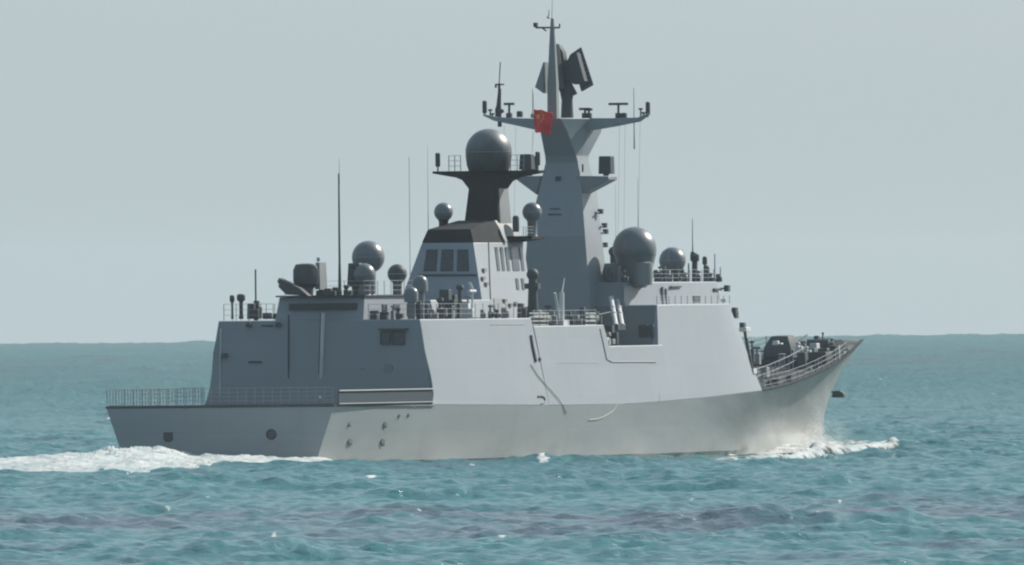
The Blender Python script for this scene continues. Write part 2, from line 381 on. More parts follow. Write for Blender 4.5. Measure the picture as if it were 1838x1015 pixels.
# hangar roof, port side
railing([(20.1, 6.6, 8.9), (20.1, 3.3, 8.9)], 1.05, 'railing', ship, .8)
railing([(40, 6.6, 8.9), (20.1, 6.6, 8.9)], 1.05, 'railing', ship, 1.6)
railing([(20.3, -3.0, 8.9), (20.3, -6.5, 8.9), (40.2, -6.6, 8.9)], .95, 'railing', ship, 1.5)
railing([(42.2,-6.7,8.4), (55.2,-6.75,8.4)], .95, 'railing', ship, 1.4)
railing([(20.4, 2.6, 10.45), (20.4, -2.7, 10.45), (31, -2.7, 10.45)], .9, 'railing', ship, 1.3)
railing([(68.8,-6.45,9.68), (86,-5.9,9.68)], .55, 'railing', ship, 1.4)
railing([(x, -bdk(x)+.12, zdk(x)) for x in (90, 94, 98, 102, 106, 110, 114, 118)], .9, 'railing', ship, 1.9, .03)
railing([(x, bdk(x)-.12, zdk(x)) for x in (90, 98, 106, 110, 114, 118, 122)], .95, 'railing', ship, 1.9, .03)
railing([(x, -bdk(x)+2.4, zdk(x)) for x in (90, 96, 102, 108, 114)], 1.0, 'railing', ship, 1.5, .045, 2)

# ------------------------------------------------------------------ funnel and aft mast
CT = math.cos(TH); ST = math.sin(TH)
def tring(py, pxl, pxr, pxs, z=None):   # ring from the aft face's edges and the far edge of the starboard face
    p = at((pxl+pxr)/2, py, 0); s = scl(p); hw = (pxr-pxl)/2/s/CT; ln = (pxs-pxr)/s/ST
    X = p.x; zz = p.z if z is None else z
    return [(X,-hw,zz),(X+ln,-hw,zz),(X+ln,hw,zz),(X,hw,zz)]
r0 = tring(572, 700, 872, 962, 8.3); r1 = tring(436, 757, 850, 940)
fun = MB().loft([r0, r1]).build('funnel', M['side'], ship, bevel=.05)
def lerp_ring(a, b, t): return [Vector(p).lerp(Vector(q_), t) for p, q_ in zip(a, b)]
zt = Vector(r1[0]).z
# black cap with a sloping roof up to the mast foot
c0 = [(p[0], p[1]*1.005, p[2]+.002) for p in r1]; k1 = at(800, 412, 0).z
c1 = [(r1[0][0]+.3,-1.45,k1),(r1[1][0]-.6,-1.45,k1),(r1[2][0]-.6,1.45,k1),(r1[3][0]+.3,1.45,k1)]
k2 = at(840, 396, 0).z
c2 = [(51.3,-1.1,k2),(r1[1][0]-1.2,-1.1,k2),(r1[2][0]-1.2,1.1,k2),(51.3,1.1,k2)]
# split: aft black cap, forward grey shoulder
xm = 51.6
cap = MB().loft([[c0[0],(xm,c0[0][1],c0[0][2]),(xm,c0[3][1],c0[0][2]),c0[3]], [c1[0],(xm,-1.45,k1),(xm,1.45,k1),c1[3]], [(50.6,-1.1,k2),(xm,-1.1,k2),(xm,1.1,k2),(50.6,1.1,k2)]])
cap.build('exhaust_cap', M['black'], fun, bevel=.04)
cap = MB().loft([[(xm+.02,c0[0][1],c0[0][2]),c0[1],c0[2],(xm+.02,c0[3][1],c0[0][2])], [(xm+.02,-1.4,k1),c1[1],c1[2],(xm+.02,1.4,k1)], [(xm+.02,-1.05,k2),(54.6,-1.05,k2),(54.6,1.05,k2),(xm+.02,1.05,k2)]])
cap.build('mast_shoulder', M['grey'], fun, bevel=.04)
t0 = tring(425, 832, 896, 920); t1 = tring(395, 834, 895, 917); t2 = tring(339, 841, 892, 912); t3 = tring(322, 828, 908, 924); t4 = tring(316, 824, 912, 926)
amast = MB().loft([t0, t1, t2, t3, t4]).build('aft_mast', M['black'], ship, bevel=.04)
# lighter grey starboard side plate of the aft mast
q = MB(); f = lambda r: [(r[0][0]+.35, r[0][1]-.012, r[0][2]), (r[1][0]+.0, r[1][1]-.012, r[1][2])]
q.add(f(t0)+f(t1)+f(t2), [(0,1,3,2),(2,3,5,4)]); q.build('side_plate', M['grey'], amast)
# platform across the ship with radome on top
pc = at(877, 312, 0); hw = 95/scl(pc)/CT
q = MB(); z1 = at(877,307,0).z
q.loft([[(pc.x-.7,y,z1-dz),(pc.x+.9,y,z1-dz),(pc.x+.9,y,z1),(pc.x-.7,y,z1)] for y, dz in ((-hw,.14),(-2.0,.42),(-1.2,.75),(1.2,.75),(2.0,.42),(hw,.14))])
q.build('platform', M['black'], amast, bevel=.03)
def radome(px, py, rp, Y, parent, mat='dome', zbase=None, name='radome', rb=.55, n=40, split=None, a0=-55, skirt='dome'):
    c = at(px, py, Y); r = rp/scl(c)
    b = MB().ball(c, r, n, a0); ro = b.build(name, M[mat], parent, ang=60)
    if r > .6:
        q = MB(); q.lathe((c.x,c.y,c.z), [(r*.97,-.03),(r*1.008,-.02),(r*1.008,.02),(r*.97,.03)], n); q.build('joint_ring', M['grey'], ro)
    if zbase is not None:
        bot = c.z + r*math.sin(math.radians(a0))
        q = MB(); rr = r*math.cos(math.radians(a0))
        q.lathe((c.x, c.y, 0), [(r*rb*1.15, zbase), (r*rb, zbase+.08), (r*rb, bot-.12), (rr*1.02, bot), (rr*1.02, bot+.05)], 24)
        q.build('pedestal', M[skirt], ro)
    return ro, c, r
rd, c, r = radome(877, 273, 41.5, 0, amast, 'soot', None, a0=-8)
q = MB(); q.lathe((c.x,c.y,0), [(r*.86, z1-.02), (r*.95, z1+.35), (r*1.0, c.z-.25), (r*1.0, c.z-r*.12)], 40); q.build('radome_base', M['soot'], rd)
for Y, sgn in ((hw-.15, 1), (-hw+.25, -1)):
    q = MB(); q.tube((pc.x, Y, z1), (pc.x, Y, z1+.3), .05); q.lathe((pc.x, Y, z1+.3), [(.13,0),(.16,.05),(.16,.85),(.1,.9)], 14); q.build('jammer', M['dark'], amast)
railing([(pc.x-.6, 2.5, z1), (pc.x-.6, 1.7, z1)], 1.0, 'railing', amast, .5, .03)
railing([(pc.x-.6, -1.7, z1), (pc.x-.6, -2.6, z1)], 1.0, 'railing', amast, .5, .03)
q = MB(); q.cbox((pc.x+.2, -hw+1.05, z1+.55), .8, .85, 1.0, .05, .05); q.build('equipment_box', M['dark'], amast, bevel=.03)
# side platforms with small radomes
p = at(955, 381, -2.6)
q = MB(); q.loft([[(p.x-1.6,-3.1,p.z-1.75),(p.x+1.0,-3.1,p.z-1.75),(p.x+1.0,-3.1,p.z-1.55),(p.x-1.6,-3.1,p.z-1.55)], [(p.x-2.6,-1.2,p.z-2.0),(p.x+.6,-1.2,p.z-2.0),(p.x+.6,-1.2,p.z-1.55),(p.x-2.6,-1.2,p.z-1.55)]])
q.build('side_platform', M['black'], amast)
radome(955, 381, 17.5, -2.6, amast, 'dome', p.z-1.55, rb=.5)
q = MB(); g = at(926, 400, -2.3); q.lathe((g.x,g.y,g.z-.5), [(.2,-.1),(.22,.1),(.22,.8),(.15,.95)], 14); q.build('sensor_mast', M['dark'], amast)
railing([(g.x-.6,-3.0,p.z-1.55),(g.x+1.5,-3.0,p.z-1.55)], .6, 'railing', amast, .5)
radome(796, 381, 17, 1.25, fun, 'dome', at(796, 412, 1.25).z, rb=.5, skirt='black')
# funnel openings
def fface(px, py):                       # on the funnel's aft wall
    a, b = Vector(r0[0]), Vector(r1[0]); p = atX(px, py, a.x)
    for _ in range(3): t = (p.z-a.z)/(b.z-a.z); p = atX(px, py, a.x+(b.x-a.x)*t-.02)
    return p
for (xl, xr, xlb, xrb) in ((766,786,760,783),(793,814,790,813),(821,840,820,842)):
    P4 = [fface(xl,448), fface(xr,448), fface(xrb,487), fface(xlb,487)]
    q = MB(); q.loft([[v+Vector((-.03,0,0)) for v in P4], [v+Vector((.10,0,0)) for v in P4]]); lo = q.build('louvre', M['window'], fun)
    q = MB()
    for k in range(7):
        t = (k+.5)/7; a_ = P4[0].lerp(P4[3], t); b2 = P4[1].lerp(P4[2], t); q.tube(a_+Vector((-.04,0,0)), b2+Vector((-.04,0,0)), .018, .018, 4)
    q.build('slats', M['dark'], lo)
def sface(px, py):                       # on the funnel's starboard wall
    y = -2.4
    for _ in range(5):
        p = at(px, py, y); t = (p.z-r0[0][2])/(r1[0][2]-r0[0][2]); y = r0[0][1]+(r1[0][1]-r0[0][1])*t-.02
    return at(px, py, y)
for i, x in enumerate((888, 897, 906, 916, 924, 932)):
    if i == 4: continue
    wv = (4.5 if i != 3 else 12)
    P4 = [sface(x,444), sface(x+wv,444), sface(x+wv+5,486), sface(x+5,486)]
    q = MB(); q.loft([[v+Vector((0,-.03,0)) for v in P4], [v+Vector((0,.08,0)) for v in P4]]); q.build('intake_slot', M['window'], fun)
for x in (925, 935):
    P4 = [sface(x,500), sface(x+4.5,500), sface(x+7,520), sface(x+2.5,520)]
    q = MB(); q.loft([[v+Vector((0,-.03,0)) for v in P4], [v+Vector((0,.08,0)) for v in P4]]); q.build('intake_slot', M['window'], fun)
q = MB(); P4 = [sface(886,536), sface(900,536), sface(903,565), sface(888,565)]; q.loft([[v+Vector((0,-.03,0)) for v in P4], [v+Vector((0,.06,0)) for v in P4]]); q.build('door', M['grey'], fun)
q = MB(); q.path([sface(877+(y-440)*.035, y) for y in (436, 470, 510, 560)], .05, 6); q.build('drain_pipe', M['dark'], fun)
for x, y in ((905,540),(915,548),(925,545),(868,485),(872,510),(866,500)):
    p = sface(x, y); q = MB(); q.cbox((p.x, p.y-.05, p.z), .5, .18, .2); q.build('junction_box', M['grey'], fun)
# shelf line halfway up the funnel's aft wall
q = MB(); q.tube(fface(752,494)+Vector((-.05,0,0)), fface(857,494)+Vector((-.05,0,0)), .06); q.build('ledge', M['dark'], fun)

# ------------------------------------------------------------------ main mast
def tr6(py, pxl, pxr, pxs, mid=.25, midw=1.0, fw=1.0):
    a = tring(py, pxl, pxr, pxs); X, hw, L, z = a[0][0], -a[0][1], a[1][0]-a[0][0], a[0][2]
    return [(X,-hw,z),(X+L*mid,-hw*midw,z),(X+L,-hw*fw,z),(X+L,hw*fw,z),(X+L*mid,hw*midw,z),(X,hw,z)]
rr = [tr6(585, 934, 1062, 1100), tr6(425, 946, 1050, 1081), tr6(345, 966, 1044, 1072), tr6(292, 979, 1037, 1057), tr6(280, 978, 1034, 1057, .35, 1.03, 1.0), tr6(237, 970, 1018, 1062, .5, 1.75, 1.75), tr6(213, 965, 1006, 1056, .55, 2.4, 2.2)]
mm = MB().loft(rr).build('main_mast', M['side'], ship, bevel=.04, ang=12)
top = rr[-1]; xt = top[0][0]
# yardarm
yc = at(1017, 213, 0); YH = 148/scl(yc)/CT; yz = yc.z
q = MB()
q.loft([[(yc.x-a,y,yz+zu-dz),(yc.x+a,y,yz+zu-dz),(yc.x+a,y,yz+zu),(yc.x-a,y,yz+zu)] for y, dz, a, zu in ((-YH,.10,.25,.28),(-YH+.7,.26,.4,.0),(-3.2,.55,.5,-.02),(-1.6,.8,.7,0),(1.6,.8,.7,0),(3.2,.5,.5,.05),(YH-.8,.26,.4,.16),(YH,.10,.25,.35))])
q.build('yardarm', M['side'], mm, bevel=.03)
def onyard(px, py): return at(px, py, 0)+Vector((0,0,0))
def yp(px, py):                          # a point above the yard, at the yard's own X
    return atX(px, py, yc.x)
for px, py0, py1 in ((870, 204, 181), (1163, 206, 183)):
    a, b = yp(px, py0), yp(px, py1); q = MB(); q.tube(a-Vector((0,0,.2)), a, .04); q.lathe(a, [(.10,0),(.15,.06),(.15,b.z-a.z-.06),(.08,b.z-a.z)], 14); q.build('antenna_pod', M['dark'], mm)
# port side small mast on the yard
q = MB(); a = yp(897, 228); b = yp(896, 150); q.tube(a, b, .14, .08); q.tube(b, yp(898,112), .035); q.tube(yp(889,152), yp(905,152), .05); q.tube(yp(890,152), yp(890,158), .07); q.tube(yp(891,200), yp(904,200), .3, .1); q.tube(yp(894,210), yp(897,160), .2, .1)
q.build('signal_mast', M['dark'], mm)
for px, y0, y1, wd in ((914,212,187,9),(933,210,202,4),(1110,212,187,17),(1120,212,205,2),(1050,212,196,10),(1057,212,197,6)):
    q = MB(); q.tube(yp(px,y0), yp(px,y1), .08); a, b = yp(px-wd,y1), yp(px+wd,y1); q.cbox((a+b)/2, .25, (a-b).length, .16); q.cbox(yp(px, y0-4), .3, .35, .35); q.build('navigation_radar' if wd > 12 else 'small_antenna', M['dark'], mm, bevel=.02)
for px, y in ((880,198),(884,205),(1150,196),(1155,203)):
    q = MB(); q.tube(yp(px,212), yp(px,y), .05); q.cbox(yp(px, y), .15, .25, .12); q.build('signal_lamp', M['dark'], mm)
# pole mast
q = MB()
def pr(py, a, b): 
    p0, p1 = at(a, py, 0), at(b, py, 0); c_ = (p0+p1)/2; hw_ = (b-a)/2/scl(c_); return [(xt+.9-hw_*.9,-hw_,c_.z),(xt+.9+hw_*.9,-hw_,c_.z),(xt+.9+hw_*.9,hw_,c_.z),(xt+.9-hw_*.9,hw_,c_.z)]
q.loft([pr(216,976,994), pr(150,976,993), pr(120,977,991), pr(56,979,987), pr(33,981,986)])
pole = q.build('pole_mast', M['grey'], mm, bevel=.03)
def pp(px, py): return atX(px+1.5, py, xt+.9)
q = MB(); q.tube(pp(960,50), pp(1003,50), .06); q.tube(pp(960,50), pp(959,43), .05); q.cbox(pp(960,45), .25,.25,.28); q.tube(pp(1003,50), pp(1003,43), .05); q.tube(pp(979,56), pp(971,50), .05); q.tube(pp(986,56), pp(994,50), .05)
q.build('crosstree', M['dark'], mm)
q = MB(); q.tube(pp(983,34), pp(984,18), .05, .02); q.tube(pp(989,34), pp(990,-8), .022, .012); q.lathe(pp(983,33), [(.08,0),(.14,.05),(.05,.14)], 10); q.build('whip_antenna', M['wire'], mm)
q = MB(); a = [pp(978,112), pp(963,157), pp(978,168)]; q.loft([[v+Vector((-.5,0,0)) for v in a], [v+Vector((.5,0,0)) for v in a]]); q.build('mast_fin', M['grey'], mm)
# rotating air search radar: two back to back tilted panels on a turntable
rc = at(1020, 150, 0); rx = rc.x
def rp(px, py, dx=0): return atX(px, py, rx+dx)
q = MB(); q.lathe((rx,(rp(1018,200)).y,0), [(.42, rp(1018,212).z), (.36, rp(1018,180).z), (.45, rp(1018,168).z), (.3, rp(1018,152).z), (.25, rp(1018,135).z)], 16)
q.tube(rp(1003,160), rp(1018,148), .12); q.tube(rp(1033,170), rp(1020,145), .14); q.tube(rp(1008,166), rp(1003,152), .10)
rbase = q.build('radar_turntable', M['dark'], mm)
def panel(P, th, name):
    q = MB(); th = Vector(th); f0 = [v-th for v in P]; f1 = [v+th for v in P]; q.loft([f0, f1]); o = q.build(name, M['dark'], mm, bevel=.04)
    q = MB(); 
    for k in range(9):
        t = (k+.5)/9; q.tube(P[0].lerp(P[3], t)-th*1.15, P[1].lerp(P[2], t)-th*1.15, .025, .025, 4)
    q.build('radar_ribs', M['grey'], o); return o
panel([rp(1024,98,.6), rp(1043,85,.9), rp(1065,153,.9), rp(1044,165,.6)], (.22,.10,0), 'radar_panel')
panel([rp(990,78,-.6), rp(1000,79,-1.0), rp(1010,160,-1.0), rp(990,166,-.6)], (.2,-.1,0), 'radar_panel')
q = MB(); P = [rp(996,79), rp(1006,82), rp(1013,94), rp(1015,108), rp(1021,110), rp(1026,99), rp(1038,95), rp(1052,146), rp(1034,152), rp(1022,146), rp(1000,163)]
q.loft([[v+Vector((-.35,0,0)) for v in P], [v+Vector((.35,0,0)) for v in P]]); q.build('radar_frame', M['dark'], mm)
# side brackets with boxes
for sgn, pxa, pxe in ((-1, 1040, 1099), (1, 978, 934)):
    X0 = 69.4; a = atX(pxa, 316, X0); b = atX(pxe, 317, X0); c_ = atX(pxe, 323, X0); d_ = atX(pxa+(8 if sgn < 0 else -8), 350, X0)
    q = MB(); q.loft([[v+Vector((-.8,0,0)) for v in (a,b,c_,d_)], [v+Vector((1.0,0,0)) for v in (a,b,c_,d_)]]); br = q.build('side_bracket', M['grey'], mm, bevel=.02)
    pm = (1088 if sgn < 0 else 950); c0_, c1_ = atX(pm, 316, X0), atX(pm, 280, X0)
    q = MB(); q.cbox((X0+.1, c0_.y, (c0_.z+c1_.z)/2+.05), .9, .85, c1_.z-c0_.z-.15, .03, .03); q.tube(c0_, c0_+Vector((0,0,.3)), .2); q.build('jammer', M['dark'], mm, bevel=.04)
a = atX(1046, 309, 69.0); q = MB(); q.tube(a, a+Vector((0,0,.5)), .06); q.build('small_antenna', M['dark'], mm)
# marks on the mast's aft face
for px, py, wy, hz_ in ((1002,321,.35,.3), (996,385,.9,.07), (996,375,.7,.05)):
    a = at(px, py, 0); a = atX(px, py, a.x-.1)
    xx = np.interp(py, [292,345,425,585], [rr[3][0][0], rr[2][0][0], rr[1][0][0], rr[0][0][0]]); a = atX(px, py, xx-.02)
    q = MB(); q.cbox((a.x,a.y,a.z), .12, wy, hz_); q.build('mast_fitting', M['dark'], mm)
for px, py in ((1078,380),(1085,405),(1087,416),(1086,440)):
    a = at(px, py, -2.0); q = MB(); q.tube(a, a+Vector((-.8,0,-.1)), .05); q.cbox(a, .35, .3, .32); q.build('mast_lamp', M['dark'], mm)

# ------------------------------------------------------------------ bridge block
zbr = 11.15
bs = MB().loft([[(68.7,-4.3,9.6),(68.7,4.3,9.6),(69.3,4.1,zbr),(69.3,-4.1,zbr)], [(75,-4.9,9.6),(75,4.9,9.6),(75,4.75,zbr),(75,-4.75,zbr)],
                [(86,-5.2,9.6),(86,5.2,9.6),(86,5.0,zbr),(86,-5.0,zbr)], [(88.4,-4.6,9.6),(88.4,4.6,9.6),(87.8,4.3,zbr),(87.8,-4.3,zbr)]])
bridge = bs.build('bridge', M['side'], ship, bevel=.05)
def bface(px, py):
    y = -4.9
    for _ in range(4): p = at(px, py, y); y = -np.interp(p.x, [69,75,86,88], [4.2,4.85,5.1,4.5])-.03
    return at(px, py, y)
for px, py, wx, hz_, nm in ((1213,515,2.2,.12,'awning'), (1250,537,1.4,.42,'bridge_wing_recess'), (1288,520,1.6,.16,'window'), (1296,540,1.2,.2,'window'), (1190,530,.25,1.1,'fender'), (1196,532,.2,1.0,'fender')):
    p = bface(px, py); q = MB(); q.cbox(p, wx, .12, hz_); q.build(nm, M['dark'] if nm != 'fender' else M['grey'], bridge, bevel=.02)
q = MB(); P = [bface(1120,548), bface(1158,512), bface(1120,512)]; q.loft([[v for v in P], [v+Vector((0,.05,0)) for v in P]]); q.build('bracket_shadow', M['grey'], bridge)  # grey triangle painting the dome bracket's shadow on the bridge side
for px, py in ((1319,558),(1320,566),(1305,518)):
    a = at(px, py, -5.4); q = MB(); q.cbox(a, .5, .3, .42); q.tube(a, a+Vector((-.6,.3,0)), .06); q.build('searchlight', M['dark'], bridge, bevel=.04)
# fire control dome: big sphere on tapered base
c = at(1139, 447, -4.3); r = 39.5/scl(c); zdb = at(1145, 517, -4.3).z
q = MB(); q.ball(c, r, 48, -15); dome = q.build('fire_control_radome', M['dome'], bridge, ang=60)
q = MB(); q.lathe((c.x+.15,c.y,0), [(r*.45, zdb), (r*.62, zdb+.25), (r*.78, zdb+1.2), (r*.955, c.z-r*.22), (r*.965, c.z-r*.25)], 40); q.build('radome_base', M['dome'], dome)
c2_ = at(1154, 495, -5.0); q = MB(); q.lathe((c2_.x,c2_.y,0), [(.6, zbr-.2), (.66, zbr+.2), (.66, zbr+1.25), (.4, zbr+1.32)], 24); q.build('locker', M['grey'], bridge)
rd2, c, r = radome(1207, 468, 24, -1.6, bridge, 'dome', zbr, rb=.42, a0=-40, skirt='dark')
q = MB(); q.cbox((c.x, c.y+.1, c.z-.9), .9, 1.3, .5); q.build('radar_mount', M['dark'], rd2, bevel=.04)
for px, yt, yb, rr_, rt in ((1247,460,503,.2,.3), (1265,466,503,.08,.16), (1268,482,503,.22,.2), (1236,478,503,.05,.05), (1192,484,503,.1,.16), (1224,486,503,.1,.14), (1178,490,503,.14,.2)):
    a, b = at(px, yb, -2.5), at(px, yt, -2.5); q = MB(); q.tube((a.x,a.y,zbr-.05), b, rr_, rr_*.9, 12); q.lathe(b, [(rt*.8,-.35),(rt,-.28),(rt,.08),(rt*.6,.2)], 14); q.build('director', M['dark'], bridge)
# aft end of the bridge roof: small directors
for px, py, rp_ in ((1101,452,9), (1070,487,7), (1078,497,14)):
    c = at(px, py, -1.5); r = rp_/scl(c); q = MB(); q.ball(c, r, 20); q.lathe((c.x,c.y,0), [(r*.9, zbr-.3), (r*.6, zbr+.3), (r*.7, c.z-r*.5)], 16); q.build('director', M['dark'], bridge)
q = MB(); a = at(1108, 495, -2.6); q.cbox((a.x+.1,a.y,zbr+.55), 2.6, 1.4, 1.4); q.build('deck_house', M['side'], bridge, bevel=.04)
railing([(69.3,-4.0,zbr),(74,-4.6,zbr),(87,-4.5,zbr)], .8, 'railing', bridge, 1.3)

# ------------------------------------------------------------------ hangar roof weapons and radomes
# close-in weapon: drum radome over a barrel cluster
c = at(549, 493, .3); r = 23/scl(c)
q = MB(); q.lathe((c.x,c.y,0), [(r*.55,10.4),(r*.6,10.9),(r*.95,c.z-r*.75),(r,c.z-r*.4),(r,c.z+r*.35),(r*.8,c.z+r*.78),(r*.3,c.z+r*.86)], 28); cw = q.build('gun_turret', M['dark'], ship)
q = MB(); q.cbox(c+Vector((1.2,-.6,-.1)), 1.4, .35, 1.7, .05, .05); q.tube(c+Vector((1.0,-.5,r)), c+Vector((1.0,-.5,r+.25)), .1); q.build('tracking_radar', M['grey'], cw)
a = at(500, 508, 1.6)
q = MB(); dr = Vector((0,-1.45,-.75))
for i, (oy, oz) in enumerate(((0,0),(.0,.2),(0,-.2),(.18,.1),(-.18,.1),(.18,-.1))): q.tube(a+Vector((oy,0,oz)), a+Vector((oy,0,oz))+Vector((0,-.5,-.1)), .09, .09, 8)
q.loft([[a+Vector((sx,-.15,-.32)), a+Vector((sx,-.1,.32)), a+Vector((sx,-1.5,-.35)), a+Vector((sx,-2.1,-.85)), a+Vector((sx,-.6,-.75))] for sx in (-.35, .35)])
q.build('rocket_launcher', M['dark'], ship, bevel=.03)
radome(661, 462, 29.5, -.5, ship, 'dome', 10.4, rb=.45, a0=-50)
radome(654, 493, 20, -1.8, ship, 'dome', 10.4, rb=.6, a0=-45)
c = at(638, 494, -1.2); q = MB(); q.cbox(c, .8, .9, 1.5, .05, .08); q.tube(c-Vector((0,0,.7)), (c.x,c.y,10.4), .25); q.build('tracking_radar', M['dark'], ship, bevel=.05)
radome(713, 492, 17.5, 1.2, ship, 'dark', 10.0, rb=.48, a0=-45, skirt='dark')
# starboard deckhouse between hangar roof and funnel
q = MB(); q.loft([[(31.6,-3.6,8.9),(44,-3.6,8.9),(44,3.6,8.9),(31.6,3.6,8.9)],[(31.8,-3.3,10.1),(44,-3.3,10.1),(44,3.3,10.1),(31.8,3.3,10.1)]]); dh = q.build('upper_deckhouse', M['side'], ship, bevel=.06)
for px, w_ in ((690,.5),(712,.6),(735,.5),(750,.4),(768,.3)):
    a = at(px, 545, -3.62); q = MB(); q.cbox((a.x,a.y,9.45), w_*1.7, .12, .8); q.build('locker', M['dark'], dh, bevel=.03)
for px, py, rp_, Y, zb in ((754,508,14,-5.2,8.9),(738,528,13,-5.6,8.9)):
    c = at(px, py, Y); r = rp_/scl(c); q = MB(); q.lathe((c.x,c.y,0), [(r*.5,zb),(r*.55,c.z-r*1.2),(r*1.0,c.z-r*1.1),(r,c.z),(r*.92,c.z+r*.4),(r*.7,c.z+r*.72),(r*.35,c.z+r*.93),(.01,c.z+r)], 28); q.build('satellite_dome', M['dome'], ship, ang=50)
# clutter along the hangar roof's starboard edge
def clut(px, pyt, pyb, Y, w_, mat='dark', name='deck_fitting', cyl=False, zb=None):
    a, b = at(px, pyb, Y), at(px, pyt, Y); q = MB(); zb = a.z if zb is None else zb
    if cyl: q.lathe((a.x,a.y,0), [(w_*.6,zb),(w_*.45,zb+.3),(w_*.45,b.z-.5),(w_,b.z-.38),(w_,b.z-.08),(w_*.6,b.z)], 14)
    elif int(px*7) % 3 == 0:
        q.cbox((a.x,a.y,zb+(b.z-zb)*.3), w_, w_, (b.z-zb)*.6, 0, 0); q.tube((a.x,a.y,zb+(b.z-zb)*.6),(a.x,a.y,b.z), w_*.2); q.tube((a.x,a.y-w_*.6,b.z-.1),(a.x,a.y+w_*.6,b.z-.1), w_*.22)
    elif int(px*7) % 3 == 1:
        q.lathe((a.x,a.y,0), [(w_*.5,zb),(w_*.5,zb+(b.z-zb)*.5),(w_*.25,zb+(b.z-zb)*.55),(w_*.25,b.z-w_*.6),(w_*.5,b.z-w_*.4),(w_*.4,b.z)], 14); q.cbox((a.x+.2,a.y-w_*.5,zb+(b.z-zb)*.3), w_, w_*.5, (b.z-zb)*.4)
    else: q.cbox((a.x,a.y,(zb+b.z)/2), w_, w_, b.z-zb, w_*.05, w_*.05); q.cbox((a.x,a.y-w_*.7,zb+(b.z-zb)*.35), w_*.7, w_*.5, (b.z-zb)*.6)
    return q.build(name, M[mat], ship, bevel=.03)
clut(417, 530, 573, 6.2, .16, cyl=True, name='signal_post'); clut(433, 528, 573, 5.8, .27, cyl=True, name='searchlight')
clut(452, 545, 573, 5.2, .5); clut(461, 540, 573, 5.0, .35, name='deck_fitting'); clut(480, 562, 573, 4.4, .5); clut(496, 563, 573, 3.8, .5)
for px, pt, Y, w_ in ((590,518,-1.0,.5),(578,520,-.5,.4),(602,516,-1.2,.35),(622,512,-1.6,.4),(571,522,-.2,.3)): clut(px, pt, 533, Y, w_, zb=10.4)
for px, pt, pb, Y, w_, mt in ((672,558,573,-5.5,.5,'dark'),(690,560,573,-5.8,.5,'dark'),(715,552,573,-5.9,.35,'dark'),(752,540,572,-6.0,.3,'dark'),(766,548,572,-6.1,.3,'dark'),(800,520,571,-5.0,.7,'dark'),(812,530,571,-5.2,.6,'dark'),(790,535,571,-5.2,.5,'dark'),(826,512,571,-4.9,.55,'dark'),(813,548,571,-6.2,.16,'white'),(836,545,571,-5.6,.55,'white'),(840,530,571,-5.4,.35,'grey'),(705,548,572,-5.9,.25,'grey'),(776,556,572,-6.1,.4,'grey')):
    clut(px, pt, pb, Y, w_, mt, zb=8.88)
q = MB(); a = at(843, 508, -4.6); q.tube(a, at(848,520,-4.6), .09); q.tube(at(842,523,-4.6), at(853,523,-4.6), .10); q.tube(at(848,523,-4.6), (a.x+.4,-4.6,8.9), .06); q.build('davit', M['white'], ship)

# ------------------------------------------------------------------ amidships
c = at(956, 493, -4.8); r = 11/scl(c); q = MB(); q.ball(c, r, 20); q.lathe((c.x,c.y,0), [(.36,8.4),(.34,9.6),(.26,c.z-r*.6)], 16); q.cbox((c.x,c.y,c.z-.75), .6, .9, .35); q.build('fire_director', M['dark'], ship)
c = at(948, 545, -4.2); r = 20/scl(c); q = MB(); q.ball((c.x,c.y,8.9), r, 24, -20); q.lathe((c.x+.5,c.y-.2,8.3),[(.6,0),(.62,.9),(.5,1.1)],16); q.build('decoy_launcher', M['dark'], ship)
for px, Y, n, wpx in ((967,-6.3,4,34), (1060,-6.2,4,20)):
    a = at(px, 572, Y); q = MB()
    for k in range(n):
        z_ = 8.5+.24*k; 
        for yy in (0,): q.tube(at(px-wpx/2, 584-k*7, Y), at(px+wpx/2, 584-k*7, Y), .055, .055, 8)
    q.tube((a.x-1,Y,8.4),(a.x-1,Y,9.4),.05); q.tube((a.x+1,Y,8.4),(a.x+1,Y,9.4),.05)
    q.build('liferaft_rack', M['wire'], ship)
    q = MB(); a0_, a1_ = at(px-wpx/2+2, 574, Y+.6), at(px+wpx/2-2, 574, Y+.6); q.tube(a0_, a1_, .33, .33, 16); q.build('liferaft_canister', M['dark'], ship)
q = MB(); a = at(1008, 582, -5.5); q.tube((a.x,-5.5,8.3), at(1008,525,-5.5), .18, .16, 12); q.tube(at(1008,528,-5.5), at(1013,499,-5.5), .07, .03, 8); q.tube(at(1003,572,-5.5), at(996,526,-5.5), .11, .09, 10); q.cbox(at(1006,580,-5.5), 1.2,.8,.4); q.build('boat_crane', M['white'], ship)
for px, pt, pb, Y, w_, mt in ((1022,560,583,-5.0,.3,'dark'),(1034,566,583,-5.2,.45,'grey'),(1046,552,583,-4.6,.35,'dark'),(1070,560,583,-5.6,.4,'dark'),(984,548,583,-4.8,.4,'dark'),(992,560,583,-5.6,.3,'grey'),(935,545,572,-5.6,.4,'dark'),(905,552,572,-5.9,.35,'grey'),(880,548,572,-5.7,.3,'dark'),(892,556,572,-6.1,.3,'dark'),(866,556,572,-6.0,.25,'grey')):
    clut(px, pt, pb, Y, w_, mt, zb=(8.38 if px > 950 else 8.88))
for px, pt, Y, w_, mt in ((1094,482,-3.4,.3,'dark'),(1112,478,-3.6,.25,'grey'),(1120,486,-4.4,.3,'dark'),(1185,478,-3.8,.25,'dark'),(1199,486,-4.2,.35,'grey'),(1216,484,-4.3,.3,'dark'),(1230,489,-4.3,.3,'dark'),(1254,486,-4.0,.25,'dark'),(1276,490,-3.6,.3,'dark'),(1289,492,-3.2,.25,'dark')):
    clut(px, pt, 503, Y, w_, mt, zb=11.13)
